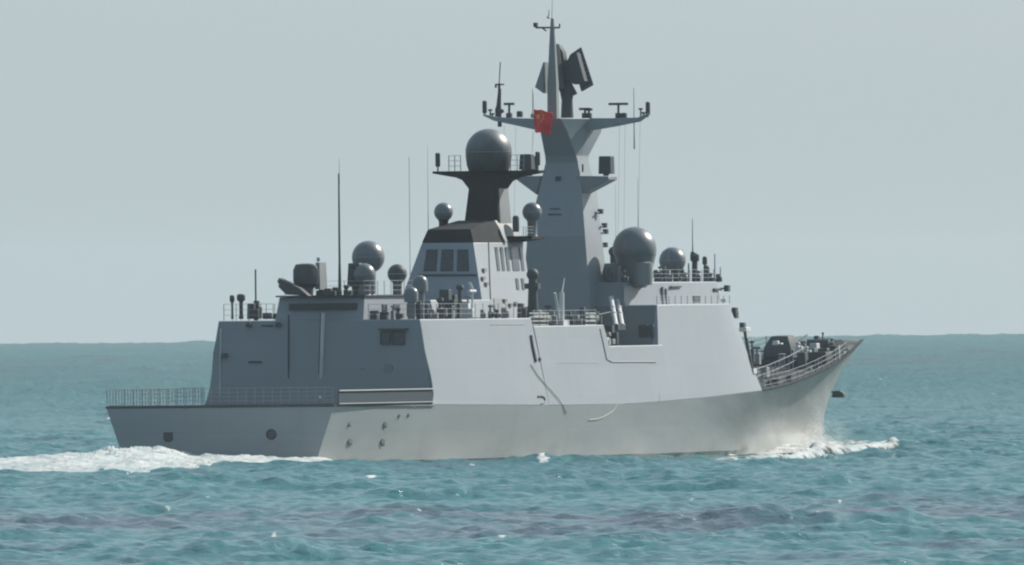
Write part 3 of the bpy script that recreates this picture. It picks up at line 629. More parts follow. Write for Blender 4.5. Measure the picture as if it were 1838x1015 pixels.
# anti-ship missile canisters angled outboard, in two pairs
for px in (1097, 1108):
    a, b = at(px, 536, -3.6), at(px+9, 586, -5.2)
    q = MB(); q.tube(a, b, .15, .15, 14)
    for t in (.0, .34, .55, .97): m_ = a.lerp(b, t); q.tube(m_, a.lerp(b, t+.03), .19, .19, 14)
    ml = q.build('missile_canister', M['white'], ship)
q = MB(); a = at(1110, 588, -5.3); q.cbox((a.x-.2,-4.4,8.2), 1.6, 2.4, .3); q.tube((a.x,-4.4,7.0),(a.x,-4.4,8.2), .3); q.tube(at(1072,566,-4.5), at(1095,561,-4.5), .06); q.build('launcher_frame', M['dark'], ship)
clut(1090, 597, 618, -6.4, .55, 'grey', zb=7.04); clut(1094, 585, 600, -5.6, .6, 'dark', zb=7.04); clut(1088, 606, 619, -6.6, .3, 'white', zb=7.04)
def baywall(px, py): return atX(px, py, 65.0+3.4*((at(px,py,-6.9).z-3.4)/6.26)-.04)
M['bay'] = paint('boat_bay_shade_grey', (.105,.125,.135), .7, spec=.2)  # recess shade put into the paint colour
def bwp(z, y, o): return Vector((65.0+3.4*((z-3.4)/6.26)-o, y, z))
q = MB(); q.loft([[bwp(7.07,-6.72,o), bwp(9.60,-6.45,o), bwp(9.60,6.45,o), bwp(7.07,6.72,o)] for o in (.06, .0)]); q.build('bay_shade_plate', M['bay'], fwd)  # thin added plate, its darker grey painting in the recess shade
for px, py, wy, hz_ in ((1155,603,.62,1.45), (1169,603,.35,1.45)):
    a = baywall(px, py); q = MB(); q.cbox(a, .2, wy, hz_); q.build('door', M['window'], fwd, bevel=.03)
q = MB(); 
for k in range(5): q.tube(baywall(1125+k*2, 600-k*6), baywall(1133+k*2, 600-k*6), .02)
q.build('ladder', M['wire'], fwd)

# ------------------------------------------------------------------ foredeck
def turret():
    a = at(1393, 645, 0); X = 118.0; z0 = fz(X)
    q = MB(); q.lathe((X,0.6,0), [(1.5,z0),(1.5,z0+.35),(1.35,z0+.4)], 28)
    q.loft([[(X-1.5,0.6-1.0,z0+.4),(X+1.6,0.6-1.15,z0+.4),(X+1.6,0.6+1.15,z0+.4),(X-1.5,0.6+1.0,z0+.4)], [(X-1.4,.6-.95,z0+1.1),(X+1.3,.6-1.1,z0+1.0),(X+1.3,.6+1.1,z0+1.0),(X-1.4,.6+.95,z0+1.1)], [(X-.9,.6-.6,z0+1.85),(X+.4,.6-.6,z0+1.9),(X+.4,.6+.6,z0+1.9),(X-.9,.6+.6,z0+1.85)]])
    t = q.build('main_gun', M['dark'], ship, bevel=.06)
    q = MB(); q.tube((X+1.0,.6,z0+1.2), (X+5.2,.6,z0+1.9), .10, .06, 12); q.build('barrel', M['dark'], t)
turret()
zv = fz(101)
q = MB(); q.box(96, 103.5, -2.6, 2.6, zv-.6, zv+.75, .1, .15); vl = q.build('vertical_launcher', M['dark'], ship, bevel=.05)
q = MB()
for i in range(4):
    for j in range(4): q.box(96.6+i*1.65, 97.9+i*1.65, -2.1+j*1.1, -1.2+j*1.1, zv+.75, zv+.80)
q.build('hatches', M['grey'], vl)
q = MB(); q.loft([[(X_, y_, z_) for (X_, y_) in ((110.5,-4.2),(113.5,0),(110.5,4.2),(110.7,4.2),(113.7,0),(110.7,-4.2))] for z_ in (fz(112)-.3, fz(112)+.5)]); q.build('breakwater', M['dark'], ship)
q = MB(); zw = fz(124); q.box(122.2, 125.6, -1.2, 1.1, zw-.1, zw+.75, .1, .1); q.tube((123.9,-.8,zw+.95),(123.9,.8,zw+.95), .42, .42, 18); q.tube((123.9,-1.1,zw+.95),(123.9,1.1,zw+.95), .2, .2, 12); q.build('anchor_windlass', M['dark'], ship, bevel=.05)
q = MB(); q.box(114.2, 115.6, -3.6, -2.2, fz(115)-.1, fz(115)+.9, .05, .05); q.build('hatch_house', M['dark'], ship, bevel=.05)
random.seed(3)
for k in range(30):                      # winches, bollards and lockers crowding the forecastle
    x = random.uniform(104, 127); y = random.uniform(-.8, .8)*(bdk(x)-1.0); hh = random.uniform(.35, 1.2)
    if 114 < x < 122 and abs(y) < 1.8: y = math.copysign(2.4, y)
    if abs(y) > bdk(x)-1.0: continue
    q = MB(); z0 = fz(x)
    if k % 3 == 0:
        q.lathe((x,y,z0), [(.3,0),(.25,.1),(.2,hh-.1),(.3,hh),(.1,hh+.05)], 14); nm = 'bollard'
    elif k % 3 == 1:
        q.tube((x,y-.5,z0+.45),(x,y+.5,z0+.45), .34, .34, 14); q.cbox((x,y,z0+.2), .5, 1.2, .4); nm = 'winch'
    else:
        q.cbox((x,y,z0+hh/2), .8, .6, hh, .05, .05); nm = 'locker'
    q.build(nm, M['white'] if k in (4, 7, 11, 16, 20) else (M['grey'] if k % 2 else M['dark']), ship, bevel=.03)
for px, pt, pb, Y, w_, mt in ((1350,612,650,-3.5,.3,'dark'),(1359,622,655,-3.0,.45,'grey'),(1393,612,620,.3,.5,'white'),(1432,614,630,-1.0,.35,'white'),(1447,622,636,-1.5,.35,'white'),(1440,612,622,.5,.5,'grey'),(1466,603,618,.3,.35,'dark'),(1477,597,618,.3,.2,'dark'),(1460,625,645,-1.6,.3,'grey'),(1423,628,652,-1.8,.25,'grey'),(1462,640,655,-2.0,.2,'white'),(1380,680,697,-5.0,.3,'dark'),(1392,680,694,-5.0,.45,'dark'),(1416,672,686,-5.0,.35,'dark'),(1452,656,664,-4.5,.4,'grey'),(1502,628,638,-1.5,.6,'grey')):
    clut(px, pt, pb, Y, w_, mt, name='deck_fitting')
# front edge fittings of the superstructure
q = MB(); q.path([at(1337,592,-5.9), at(1340,610,-6.2), at(1345,640,-6.5), at(1350,668,-6.7)], .14, 8); q.build('downpipe', M['dark'], fwd)
a = at(1337, 592, -5.9); q = MB(); q.cbox(a, 1.0, .5, .3); q.build('floodlight', M['white'], fwd, bevel=.03)
a = at(1333, 584, -5.8); q = MB(); q.cbox(a, .5, .3, .35); q.build('bracket', M['dark'], fwd, bevel=.03)
a = at(1352, 667, -6.7); q = MB(); q.cbox(a, .7, .3, .35); q.build('floodlight', M['white'], fwd, bevel=.03)

# ------------------------------------------------------------------ whip antennas
def whip(px, yt, yb, Y, r=.045, r1=None, mat='dark', zb=None):
    a, b = at(px, yb, Y), at(px, yt, Y); a.x = b.x = at(px, (yt+yb)/2, Y).x
    if zb is not None: a.z = zb
    q = MB(); q.tube(a, a.lerp(b, .25), r*1.6, r*1.1, 8, ); q.tube(a.lerp(b, .25), b, r, r1 or r*.5, 8); (q.lathe(a, [(.14,0),(.14,.25),(.06,.3)], 10) if zb is not None else 0)
    return q.build('whip_antenna', M[mat], ship)
whip(609, 312, 530, -1.5, .075, .05, zb=10.45); whip(609, 285, 330, -1.5, .02, .012, 'wire')
whip(459, 484, 573, 5.0, .06, .055, zb=8.9)
whip(735, 282, 455, 1.5, .022, .018, 'wire', zb=9.9); whip(768, 262, 414, .9, .02, .008, 'wire')
whip(1138, 158, 268, -4.6, .035, .02, 'wire')
whip(956, 160, 200, 2.2, .03, .02, 'wire', zb=at(956,212,2.2).z)
whip(1243, 393, 460, -2.5, .035, .02, zb=at(1243,460,-2.5).z); whip(1283, 456, 503, -2.5, .045, .035, 'wire', zb=zbr); whip(1293, 480, 503, -2.6, .045, .035, 'wire', zb=zbr)
whip(1145, 320, 408, -1.2, .016, .012, 'wire'); whip(1105, 330, 450, -1.5, .012, .008, 'wire'); whip(1226, 448, 480, -1.8, .016, .01, 'wire'); whip(1200, 440, 470, -1.8, .012, .01, 'wire')
whip(416, 545, 573, 6.2, .03, .02, 'wire')

for px, y0, y1, Y in ((1112,222,452,-3.6),(1122,220,500,-4.0),(1149,216,410,-4.9),(905,226,395,3.9),(926,228,395,3.2)):
    q = MB(); a = atX(px, y0, yc.x); b = atX(px-3, y1, yc.x+1.0); q.tube(a, b, .009, .009, 5); q.build('halyard', M['wire'], mm)
# ------------------------------------------------------------------ flag on its halyard
f = MB(); W_, H_ = 10, 12; F0 = {}
a00, a10, a01 = atX(958,196,65.2), atX(989,199,65.2), atX(957,237,65.2)
def fpt(u, v, off=0):
    p = a00 + (a10-a00)*u + (a01-a00)*v
    return p + Vector((.22*math.sin(u*7+v*2.2)+.05*math.sin(v*9) - off, .05*math.sin(v*5+u*4), -.10*u*u - .04*math.sin(u*9)))
nu, nv = 24, 20
f.add([fpt(i/nu, j/nv) for j in range(nv+1) for i in range(nu+1)], [(j*(nu+1)+i, j*(nu+1)+i+1, (j+1)*(nu+1)+i+1, (j+1)*(nu+1)+i) for j in range(nv) for i in range(nu)])
fo = f.build('flag', M['red'], None, ang=180); sm = fo.modifiers.new('cloth', 'SOLIDIFY'); sm.thickness = .015
tag(fo, 'small red flag with yellow stars hanging from the port yardarm', 'flag')
q = MB()
def star(u, v, r, rot):
    P = []
    for k in range(10):
        rr_ = r if k % 2 == 0 else r*.4; an = rot + k*PI/5; P.append(fpt(u+rr_*math.sin(an)*1.25, v-rr_*math.cos(an), .025))
    c_ = fpt(u, v, .025); b = len(q.v); q.add([c_]+P, [(0, 1+k, 1+(k+1) % 10) for k in range(10)])
star(.24, .28, .15, 0)
for u, v in ((.5,.10),(.60,.22),(.60,.38),(.5,.50)): star(u, v, .05, .5)
st_ = q.build('stars', M['yellow'], fo, ang=180)
q = MB(); q.tube(atX(958,196,65.2), atX(957,168,65.2), .015); q.tube(atX(957,237,65.2), atX(955,275,65.2), .015, .015, 5); q.build('halyard', M['wire'], fo)

# ------------------------------------------------------------------ lines over the side
def hullpt(px, py):
    y = -7.6
    for _ in range(6):
        p = at(px, py, y); y = -(yhull(p.x, p.z) if p.z < zdk(p.x) else bdk(p.x)-.03-.145*(p.z-zdk(p.x)))-.05
    return at(px, py, y)
q = MB(); q.path([hullpt(x, y) for x, y in ((953,655),(963,671),(975,686),(990,702),(1003,717),(1012,731),(1017,742))], .024, 6)
tag(q.build('hanging_cable', M['darkrope'], None), 'thin dark cable slanting down the starboard side amidships', 'cable')
q = MB(); q.path([hullpt(x, y) for x, y in ((1108,727),(1100,738),(1090,745),(1080,750),(1070,753),(1058,754))], .026, 6)
tag(q.build('looped_rope', M['rope'], None), 'pale rope hanging in a curve over the hull side below the knuckle', 'rope')
# bow anchor, housed on the stem
an = at(1502, 708, 0)
q = MB(); q.loft([[(an.x-.35*s_, an.y-.85, an.z-.30), (an.x-.35*s_, an.y-.75, an.z+.08), (an.x-.35*s_, an.y-.35, an.z+.32), (an.x-.35*s_, an.y+.3, an.z+.32), (an.x-.35*s_, an.y+.4, an.z-.30)] for s_ in (-1, 1)])
q.v = [tuple(an+(Vector(v)-an)*.72) for v in q.v]
q.tube((an.x-1.6, an.y+.55, an.z+.75), (an.x+.0, an.y+.1, an.z), .07)
tag(q.build('anchor', M['dark'], None, bevel=.05), 'dark anchor housed against the ship\'s stem above the bow wave', 'anchor')

# ------------------------------------------------------------------ the sea
def spectrum_tile(n, L, peak, rms, wdir, spread, seed):
    r = np.random.RandomState(seed); k = np.fft.fftfreq(n, L/n)*2*PI; kx, ky = np.meshgrid(k, k); kk = np.hypot(kx, ky); kk[0,0] = 1
    kp = 2*PI/peak; S = np.exp(-1.25*(kp/kk)**2)/kk**4; dd = (kx*math.cos(wdir)+ky*math.sin(wdir))/kk
    S = S*(spread+(1-spread)*dd**2); S[0,0] = 0; S *= np.exp(-(kk*L/n*.7)**2)
    hh = np.real(np.fft.ifft2(np.sqrt(S)*(r.randn(n,n)+1j*r.randn(n,n)))); hh *= rms/hh.std(); return hh
def sample(t, L, x, y):
    n = t.shape[0]; u = (x/L % 1)*n; v = (y/L % 1)*n; i = np.floor(u).astype(int); j = np.floor(v).astype(int); fu = u-i; fv = v-j
    i %= n; j %= n; i1 = (i+1) % n; j1 = (j+1) % n
    return (t[j,i]*(1-fu)+t[j,i1]*fu)*(1-fv)+(t[j1,i]*(1-fu)+t[j1,i1]*fu)*fv
WD = TH+.45
TA = spectrum_tile(512, 211., 22., .12, WD, .25, 1); TB = spectrum_tile(512, 67., 4.2, .050, WD+.3, .35, 2); TC = spectrum_tile(512, 640., 90., .08, WD-.2, .2, 3)
TN = spectrum_tile(512, 300., 40., 1., 0, 1, 4); TF = spectrum_tile(512, 41., 3., 1., 0, 1, 5)
def rot(x, y, a): return x*math.cos(a)-y*math.sin(a), x*math.sin(a)+y*math.cos(a)
def seaz(x, y):
    x1, y1 = rot(x, y, .37); z = sample(TA, 211., x1, y1)+sample(TC, 640., x, y)
    x2, y2 = rot(x, y, -.21); b = sample(TB, 67., x2, y2)
    z = z + b; return z + .9*np.clip(z, -.4, .8)**2 - .03
dn = [30, 120, 250, 400, 520, 620, 700] + list(np.arange(760, 1010, .55)) + list(np.arange(1010, 1750, .75))
x = dn[-1]; stp = .8
while x < 7990: x += stp; stp *= 1.012; dn.append(min(x, 8000))
dn = np.array(dn)
an_ = np.concatenate([np.linspace(-PI, -.10, 24), np.linspace(-.1, -.040, 30)[1:], np.linspace(-.040, -.0235, 60)[1:], np.linspace(-.0235, .0235, 620)[1:], np.linspace(.0235, .040, 60)[1:], np.linspace(.04, .1, 30)[1:], np.linspace(.1, PI, 24)[1:]])
DD, AA = np.meshgrid(dn, an_, indexing='ij')
ang = TH - AA
WX = CAM.x + DD*np.cos(ang); WY = CAM.y + DD*np.sin(ang)
Z = seaz(WX, WY)
# foam attribute: waterline, whitecaps
foam = np.zeros_like(Z)
fn = sample(TF, 41., WX, WY); fn2 = sample(TF, 41., WY*1.7+9, WX*1.7)
ys = np.interp(WX, [0,124.2], [1,1]); hb = np.interp(WX*134/124.2, Xb, BW); out = np.abs(WY)-hb
near = (WX > -2) & (WX < 128)
foam = np.where(near, np.exp(-np.clip(out, 0, 50)/(.7+1.2*np.clip(fn, 0, 2)+4.5*np.exp(-((WX-112)/18)**2)))*(.48+.30*fn+.35*np.exp(-((WX-112)/20)**2)), 0)
def toworld(px, py):
    d = ray(px, py); t = -CAM.z/d.z; return CAM+d*t
caps = [(668,866,16,1.3),(975,832,14,1.05),(1075,830,16,.9),(1485,826,16,1.1),(1605,799,20,1.2),(1560,806,22,.7),(1500,811,22,.8),(1585,802,22,.8),(1480,822,18,.9),(1405,834,12,.8),(1625,824,16,1.2),(1520,812,30,.8),(1115,856,18,.6),(195,762,14,1.3),(5,766,12,1.1),(740,985,4,1.1),(1690,716,12,.8),(1745,890,8,.6),(505,918,12,.6),(560,920,10,.5),(1640,850,10,.8),(1150,900,8,.5),(870,905,10,.5),(1330,870,12,.5),(1700,780,14,.7),(90,690,12,.7),(160,745,10,.6),(1780,712,10,.7),(1340,940,8,.5),(1585,680,12,.6),(1420,850,12,.6),(1050,852,25,.6)]
r_ = np.random.RandomState(21)
for _ in range(46): yy_ = 640+370*r_.rand()**.8; caps.append((r_.rand()*1838, yy_ if not (720 < yy_ < 835) else yy_+120, 3.5+6*r_.rand(), .45+.4*r_.rand()))
for px, py, wpx, am in caps:
    p = toworld(px, py); dx = WX-p.x; dy = WY-p.y; al = dx*Fh.x+dy*Fh.y; la = dx*Rh.x+dy*Rh.y; s = FP/((p-CAM).length); w_ = wpx/s
    g = np.exp(-(la/w_)**2-(al/(7. if wpx > 10 else 3.))**2)*am
    foam = np.maximum(foam, g*(.75+.35*fn2)); Z = Z + g*(.03 if wpx <= 10 else .13)
Z = np.where((np.abs(WY) < 7.0) & (WX > 2) & (WX < 118), np.minimum(Z, 0.1), Z)
# swell lifted by the bow wave
Z = Z + .35*np.exp(-((WX-116)/7)**2)*np.exp(-np.clip(out,0,50)/2.0)*(np.abs(WY)<14)
toc = -((WX-60)*Fh.x+(WY+8)*Fh.y)
Z = Z - .60*np.exp(-((WX-48)/58)**2)*np.exp(-(toc/110.)**2)*(WY < 9)
nd, na = DD.shape
verts = np.stack([WX, WY, Z], -1).reshape(-1, 3).astype(np.float32)
idx = np.arange(nd*na).reshape(nd, na)
a, b, c, d = idx[:-1,:-1], idx[:-1,1:], idx[1:,1:], idx[1:,:-1]
fq = np.stack([a, d, c, b], -1).reshape(-1, 4)
fq = fq[:, ::-1]
# centre fan
verts = np.vstack([verts, [[CAM.x, CAM.y, -.1]]]).astype(np.float32); ci = len(verts)-1
tri = np.stack([np.full(na-1, ci), idx[0,:-1], idx[0,1:]], -1)
me = bpy.data.meshes.new('sea'); nf, ntri = len(fq), len(tri)
me.vertices.add(len(verts)); me.vertices.foreach_set('co', verts.ravel())
me.loops.add(nf*4+ntri*3); me.loops.foreach_set('vertex_index', np.concatenate([fq.ravel(), tri[:, ::-1].ravel()]).astype(np.int32))
me.polygons.add(nf+ntri); me.polygons.foreach_set('loop_start', np.concatenate([np.arange(nf)*4, nf*4+np.arange(ntri)*3]).astype(np.int32))
me.polygons.foreach_set('use_smooth', np.ones(nf+ntri, bool))
me.update(calc_edges=True)
at_ = me.attributes.new('foam', 'FLOAT', 'POINT'); at_.data.foreach_set('value', np.append(foam.ravel(), 0).astype(np.float32))
# dark weed beds under the shallow water: a patch of sea bed with its own place
pb = toworld(900, 935); al = (WX-pb.x)*Fh.x+(WY-pb.y)*Fh.y; la = (WX-pb.x)*Rh.x+(WY-pb.y)*Rh.y
n1 = sample(TN, 300., WX*1.0, WY*1.0)
bed = np.exp(-(al/105.)**2*1.0)*(1.05) + .35*np.clip(n1, -1, 2)*1.0
p2 = toworld(900, 650); al2 = (WX-p2.x)*Fh.x+(WY-p2.y)*Fh.y
bed = bed + .55*np.exp(-(al2/1100.)**2) - .5*np.exp(-((al-160)/90.)**2)
at_ = me.attributes.new('bed', 'FLOAT', 'POINT'); at_.data.foreach_set('value', np.append(bed.ravel(), 0).astype(np.float32))
chop = np.clip((DD-1000)/2500., .0, 1); at_ = me.attributes.new('chop', 'FLOAT', 'POINT'); at_.data.foreach_set('value', np.append(chop.ravel(), 0).astype(np.float32))  # grows with range from the camera; steepens normals and dulls far reflection
sea = bpy.data.objects.new('sea', me); sc.collection.objects.link(sea); tag(sea, kind='structure')
def N_chop(nt): return N(nt, 'ShaderNodeAttribute', attribute_name='chop').outputs['Fac']
m, nt, b = newmat('turquoise_sea_water')
af = N(nt, 'ShaderNodeAttribute', attribute_name='foam'); ab = N(nt, 'ShaderNodeAttribute', attribute_name='bed')
big = noise(nt, mapping(nt, (.02,.02,.02)), 1.0, 4)
col = mix(nt, ramp(nt, big.outputs[0], .35, .65), (.014,.096,.106), (.023,.124,.128))
med = noise(nt, mapping(nt, (.35,.35,.35)), 1.0, 5, .6)
bedf = N(nt, 'ShaderNodeMath', operation='ADD'); nt.links.new(ab.outputs['Fac'], bedf.inputs[0]); nt.links.new(ramp(nt, med.outputs[0], .3, .7, -.35, .35), bedf.inputs[1])
col = mix(nt, ramp(nt, bedf.outputs[0], .35, 1.25, 0, .9), col, (.040,.056,.074))
fnn = noise(nt, mapping(nt, (1,1,1)), 1.7, 6, .7)
ad = N(nt, 'ShaderNodeMath', operation='ADD'); nt.links.new(af.outputs['Fac'], ad.inputs[0]); nt.links.new(ramp(nt, fnn.outputs[0], .25, .75, -.35, .35), ad.inputs[1])
ff = ramp(nt, ad.outputs[0], .42, .72)
col = mix(nt, ff, col, (.50,.51,.51)); nt.links.new(col, b.inputs['Base Color'])
nt.links.new(ramp(nt, ff, 0, 1, .16, .9), b.inputs['Roughness']); b.inputs['IOR'].default_value = 1.333; nt.links.new(ramp(nt, N_chop(nt), 0, .6, .34, .10), b.inputs['Specular IOR Level'])
w1 = noise(nt, mapping(nt, (1,1,1)), 1.1, 6, .62); bp = N(nt, 'ShaderNodeBump'); bp.inputs['Strength'].default_value = 1.0; bp.inputs['Distance'].default_value = .30
nt.links.new(w1.outputs[0], bp.inputs['Height'])
w2 = noise(nt, mapping(nt, (1,1,1)), 1.9, 3, .6); ac = N(nt, 'ShaderNodeAttribute', attribute_name='chop')
s1 = N(nt, 'ShaderNodeVectorMath', operation='SUBTRACT'); s1.inputs[1].default_value = (.5,.5,.5); nt.links.new(w2.outputs['Color'], s1.inputs[0])
s2 = N(nt, 'ShaderNodeVectorMath', operation='SCALE'); nt.links.new(s1.outputs[0], s2.inputs[0]); nt.links.new(ramp(nt, ac.outputs['Fac'], 0, 1, .5, 2.2), s2.inputs['Scale'])
s3 = N(nt, 'ShaderNodeVectorMath', operation='ADD'); nt.links.new(s2.outputs[0], s3.inputs[0]); nt.links.new(bp.outputs[0], s3.inputs[1])
s5 = N(nt, 'ShaderNodeVectorMath', operation='SCALE'); s5.inputs[0].default_value = tuple(-Fh); nt.links.new(ramp(nt, ac.outputs['Fac'], 0, .8, .02, .29), s5.inputs['Scale'])   # far normals leaned toward the camera to dull sky reflection, for unmeshed chop
s6 = N(nt, 'ShaderNodeVectorMath', operation='ADD'); nt.links.new(s3.outputs[0], s6.inputs[0]); nt.links.new(s5.outputs[0], s6.inputs[1])
s4 = N(nt, 'ShaderNodeVectorMath', operation='NORMALIZE'); nt.links.new(s6.outputs[0], s4.inputs[0]); nt.links.new(s4.outputs[0], b.inputs['Normal'])
me.materials.append(m)

# ------------------------------------------------------------------ foam and spray
fm, nt, b = newmat('white_sea_foam'); b.inputs['Roughness'].default_value = .95; b.inputs['Specular IOR Level'].default_value = .15
c = mix(nt, ramp(nt, noise(nt, mapping(nt), 1.1, 6, .7).outputs[0], .38, .62, 0, .8), (.44,.44,.43), (.33,.36,.36)); nt.links.new(c, b.inputs['Base Color'])
sw, nt, b = newmat('spray_white'); b.inputs['Base Color'].default_value = (.72,.73,.73,1); b.inputs['Roughness'].default_value = 1; b.inputs['Specular IOR Level'].default_value = .1
# churned wake trailing from the stern: heaped foam on the water
px_ = np.linspace(-1100, 620, 760); tt = np.linspace(0, 1, 170)
topy = np.interp(px_, [-1100,0,60,130,190,235,280,330,360,400,460,520,590,620], [838,827,824,819,814,811,813,817,822,821,822,823,825,829])
boty = np.interp(px_, [-1100,0,150,250,320,350,380,420,480,540,590,620], [862,855,856,857,853,847,840,838,836,835,833,832])
PXg, TT = np.meshgrid(px_, tt, indexing='ij'); vx = np.zeros_like(PXg); vy = vx.copy(); vh = vx.copy()
for i, px in enumerate(px_):
    n_ = toworld(px, boty[i]); fdist = np.interp(px, [-1100,120,320,620], [1444,1468,1494,1487]); hd = (n_-CAM); nl = Vector((hd.x, hd.y)).length; u_ = hd.x/nl, hd.y/nl
    far = toworld(px, topy[i]); hd2 = CAM.z*0
    dip = (CAM.z)/((Vector((far.x-CAM.x, far.y-CAM.y)).length)); ht = max(.1, CAM.z - dip*fdist)        # crest height for that top line
    ds = nl+(fdist+14-nl)*tt
    vx[i] = CAM.x+u_[0]*ds; vy[i] = CAM.y+u_[1]*ds
    s_ = np.clip((ds-nl)/(fdist-nl+1e-6), 0, 1.4); vh[i] = ht*np.where(s_ < 1, s_**1.5, np.clip(1-(s_-1)*2.2, 0, 1))
lump = sample(TF, 41., vx*.5, vy*.5)*.035+sample(TF, 41., vx*2.6+5, vy*2.6)*.02 + sample(TN, 300., vx*3, vy*3)*.05
edge = np.clip(np.minimum(TT/.10, 1), 0, 1)
vz = vh*(1+.13*sample(TF, 41., vx*.9+3, vy*.9)) + lump + seaz(vx, vy)*.6 + .10*edge - .22*(1-edge) - .05
vz = np.where(TT > .97, -.4, vz)
n0, n1_ = vx.shape; idx = np.arange(n0*n1_).reshape(n0, n1_)
me = bpy.data.meshes.new('wake_foam'); me.from_pydata(np.stack([vx,vy,vz],-1).reshape(-1,3).tolist(), [], np.stack([idx[:-1,:-1], idx[1:,:-1], idx[1:,1:], idx[:-1,1:]], -1).reshape(-1,4).tolist())
me.polygons.foreach_set('use_smooth', [True]*len(me.polygons)); me.materials.append(fm)
cov = np.clip(np.minimum(TT/np.interp(PXg, [330, 420], [.45, .12]), (PXg+1500)/100.), 0, 1)*np.clip((625-PXg)/40., 0, 1); cov = np.where(TT > .9, cov, cov)
at_ = me.attributes.new('cover', 'FLOAT', 'POINT'); at_.data.foreach_set('value', cov.ravel().astype(np.float32))
me.materials.clear(); m, nt, b = newmat('torn_wake_foam'); torn = m; b.inputs['Roughness'].default_value = .95; b.inputs['Specular IOR Level'].default_value = .15
ca = N(nt, 'ShaderNodeAttribute', attribute_name='cover')
n1m = noise(nt, mapping(nt, (.35,.35,.8)), 1.0, 7, .72); n2m = noise(nt, mapping(nt, (1.1,1.1,2.0)), 1.4, 6, .7)
c = mix(nt, ramp(nt, n2m.outputs[0], .38, .62, 0, .85), (.43,.43,.43), (.30,.34,.35)); c = mix(nt, ramp(nt, n1m.outputs[0], .46, .62, 0, .8), c, (.24,.33,.34)); nt.links.new(c, b.inputs['Base Color'])
ad = N(nt, 'ShaderNodeMath', operation='ADD'); nt.links.new(ca.outputs['Fac'], ad.inputs[0]); nt.links.new(n1m.outputs[0], ad.inputs[1])
nt.links.new(ramp(nt, ad.outputs[0], .52, .72), b.inputs['Alpha']); me.materials.append(m)
wk = bpy.data.objects.new('wake_foam', me); sc.collection.objects.link(wk); tag(wk, 'churned white foam trailing from the ship\'s stern to the left', 'foam', kind='stuff')

def spray(name, blobs, seed, label):
    r = np.random.RandomState(seed); V = []; Fc = []
    for (px, py, Y, n, sx, sy, up, size) in blobs:
        c_ = at(px, py, Y)
        for _ in range(n):
            g = r.randn(3); dz = abs(g[2])*up*math.exp(-abs(g[0])*.5)
            p = np.array([c_.x+g[0]*sx, c_.y+g[1]*sy, max(-.1, c_.z+dz)]); s_ = size*(.35+r.rand()**2*1.2)
            q_ = r.randn(4,3)*s_; b_ = len(V); V += [tuple(p+q_[k]) for k in range(4)]; Fc += [(b_,b_+1,b_+2),(b_,b_+2,b_+3),(b_,b_+3,b_+1),(b_+1,b_+3,b_+2)]
    me = bpy.data.meshes.new(name); me.from_pydata(V, [], Fc); me.materials.append(sw)
    o = bpy.data.objects.new(name, me); sc.collection.objects.link(o); tag(o, label, 'spray', kind='stuff'); return o
spray('bow_spray', [(1462,812,-1.9,8500,1.2,.5,.50,.034),(1465,806,-1.4,8500,.65,.3,.85,.022),(1467,800,-1.2,3500,.35,.2,1.4,.018),(1440,816,-2.6,4200,2.2,.5,.30,.036),(1490,812,-2.2,3800,2.4,.8,.30,.034),(1545,808,-2.8,3500,5.0,1.2,.16,.036)], 5, 'white spray thrown up at the ship\'s stem')
# low torn ridge of foam peeling off the bow
path = [toworld(px, py) for px, py in ((1250,832),(1310,829),(1370,825),(1420,820),(1460,815),(1500,811),(1540,808),(1580,804),(1625,799))]
hts = [.03,.08,.12,.18,.34,.26,.20,.26,.03]; wd = [6,7,8,9,12,12,11,10,6]
us = np.linspace(0, 8, 420); vs_ = np.linspace(-1, 1, 40); V = []; cv = []
for u in us:
    i = min(7, int(u)); t = u-i; p = path[i].lerp(path[i+1], t); hh = hts[i]*(1-t)+hts[i+1]*t; ww = wd[i]*(1-t)+wd[i+1]*t
    for v in vs_:
        q_ = p + Fh*(v*ww); V.append((q_.x, q_.y, v, hh))
V = np.array(V); rz = V[:,3]*(1-V[:,2]**2)*(1+.22*sample(TF, 41., V[:,0]*.9, V[:,1]*.9)) + seaz(V[:,0], V[:,1])*.7 + .015*sample(TF, 41., V[:,0]*2, V[:,1]*2) + .05 - .35*V[:,2]**4
nu_, nv_ = len(us), len(vs_); idx = np.arange(nu_*nv_).reshape(nu_, nv_)
me = bpy.data.meshes.new('bow_wave_foam'); me.from_pydata(np.stack([V[:,0],V[:,1],rz],-1).tolist(), [], np.stack([idx[:-1,:-1], idx[1:,:-1], idx[1:,1:], idx[:-1,1:]], -1).reshape(-1,4).tolist())
me.polygons.foreach_set('use_smooth', [True]*len(me.polygons)); me.materials.append(torn)
at_ = me.attributes.new('cover', 'FLOAT', 'POINT'); at_.data.foreach_set('value', (np.clip(1.15-np.abs(V[:,2])*1.1, 0, 1)*np.clip(V[:,3]/.25, 0, 1)*.42).astype(np.float32))
bw_ = bpy.data.objects.new('bow_wave_foam', me); sc.collection.objects.link(bw_); tag(bw_, 'low torn ridge of white foam along and ahead of the bow', 'foam', kind='stuff')
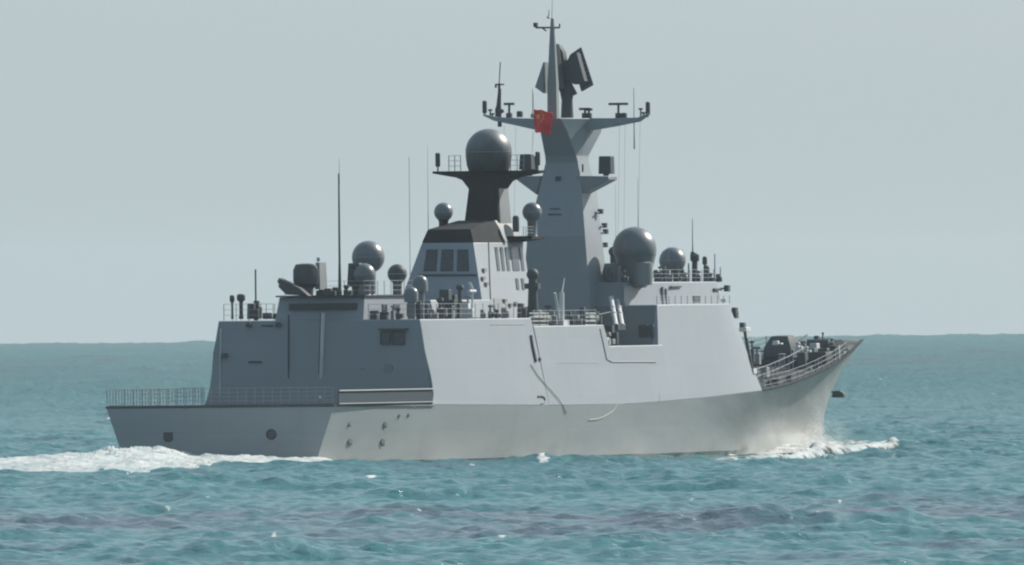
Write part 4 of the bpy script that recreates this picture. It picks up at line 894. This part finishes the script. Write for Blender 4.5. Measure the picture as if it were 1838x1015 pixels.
# droplets hanging in the air beside the bow
def mist(name, c_, rad, dens, label):
    b = MB().ball(c_, 1.0, 24); me_o = b.build(name, None or M['grey'], None); me_o.data.materials.clear()
    for v in me_o.data.vertices: v.co = Vector(c_)+Vector(((v.co.x-c_[0])*rad[0], (v.co.y-c_[1])*rad[1], (v.co.z-c_[2])*rad[2]))
    m, nt, b2 = newmat(name+'_air'); nt.nodes.remove(b2); vo = N(nt, 'ShaderNodeVolumePrincipled'); vo.inputs['Color'].default_value = (.95,.95,.93,1); vo.inputs['Anisotropy'].default_value = .2
    n_ = noise(nt, mapping(nt, (.45,.45,.7)), 1.0, 5, .6)
    g = N(nt, 'ShaderNodeNewGeometry'); v1 = N(nt, 'ShaderNodeVectorMath', operation='SUBTRACT'); v1.inputs[1].default_value = c_; nt.links.new(g.outputs['Position'], v1.inputs[0])
    v2 = N(nt, 'ShaderNodeVectorMath', operation='DIVIDE'); v2.inputs[1].default_value = rad; nt.links.new(v1.outputs[0], v2.inputs[0])
    v3 = N(nt, 'ShaderNodeVectorMath', operation='LENGTH'); nt.links.new(v2.outputs[0], v3.inputs[0])
    mu = N(nt, 'ShaderNodeMath', operation='MULTIPLY'); nt.links.new(ramp(nt, v3.outputs['Value'], .95, .1), mu.inputs[0]); nt.links.new(ramp(nt, n_.outputs[0], .45, .75, 0, dens), mu.inputs[1])
    nt.links.new(mu.outputs[0], vo.inputs['Density'])
    nt.links.new(vo.outputs[0], nt.nodes['Material Output'].inputs['Volume']); me_o.data.materials.append(m); tag(me_o, label, 'mist', kind='stuff'); return me_o
MIST = True
if MIST:
    p = at(1440, 785, -4.6); mist('spray_mist', (p.x, p.y, p.z-.8), (17, 2.0, 2.6), .30, 'thin pale spray mist drifting along the bow side')

# ------------------------------------------------------------------ haze
q = MB(); q.box(CAM.x-8300, CAM.x+8300, CAM.y-8300, CAM.y+8300, -3.0, 34.0)
hzo = q.build('haze', M['grey'], None, smooth=False); hzo.data.materials.clear()
m, nt, b = newmat('sea_air'); nt.nodes.remove(b); vo = N(nt, 'ShaderNodeVolumePrincipled'); vo.inputs['Density'].default_value = 2.5e-5; vo.inputs['Color'].default_value = (.86,.93,.96,1)
nt.links.new(vo.outputs[0], nt.nodes['Material Output'].inputs['Volume']); hzo.data.materials.append(m); tag(hzo, kind='stuff')
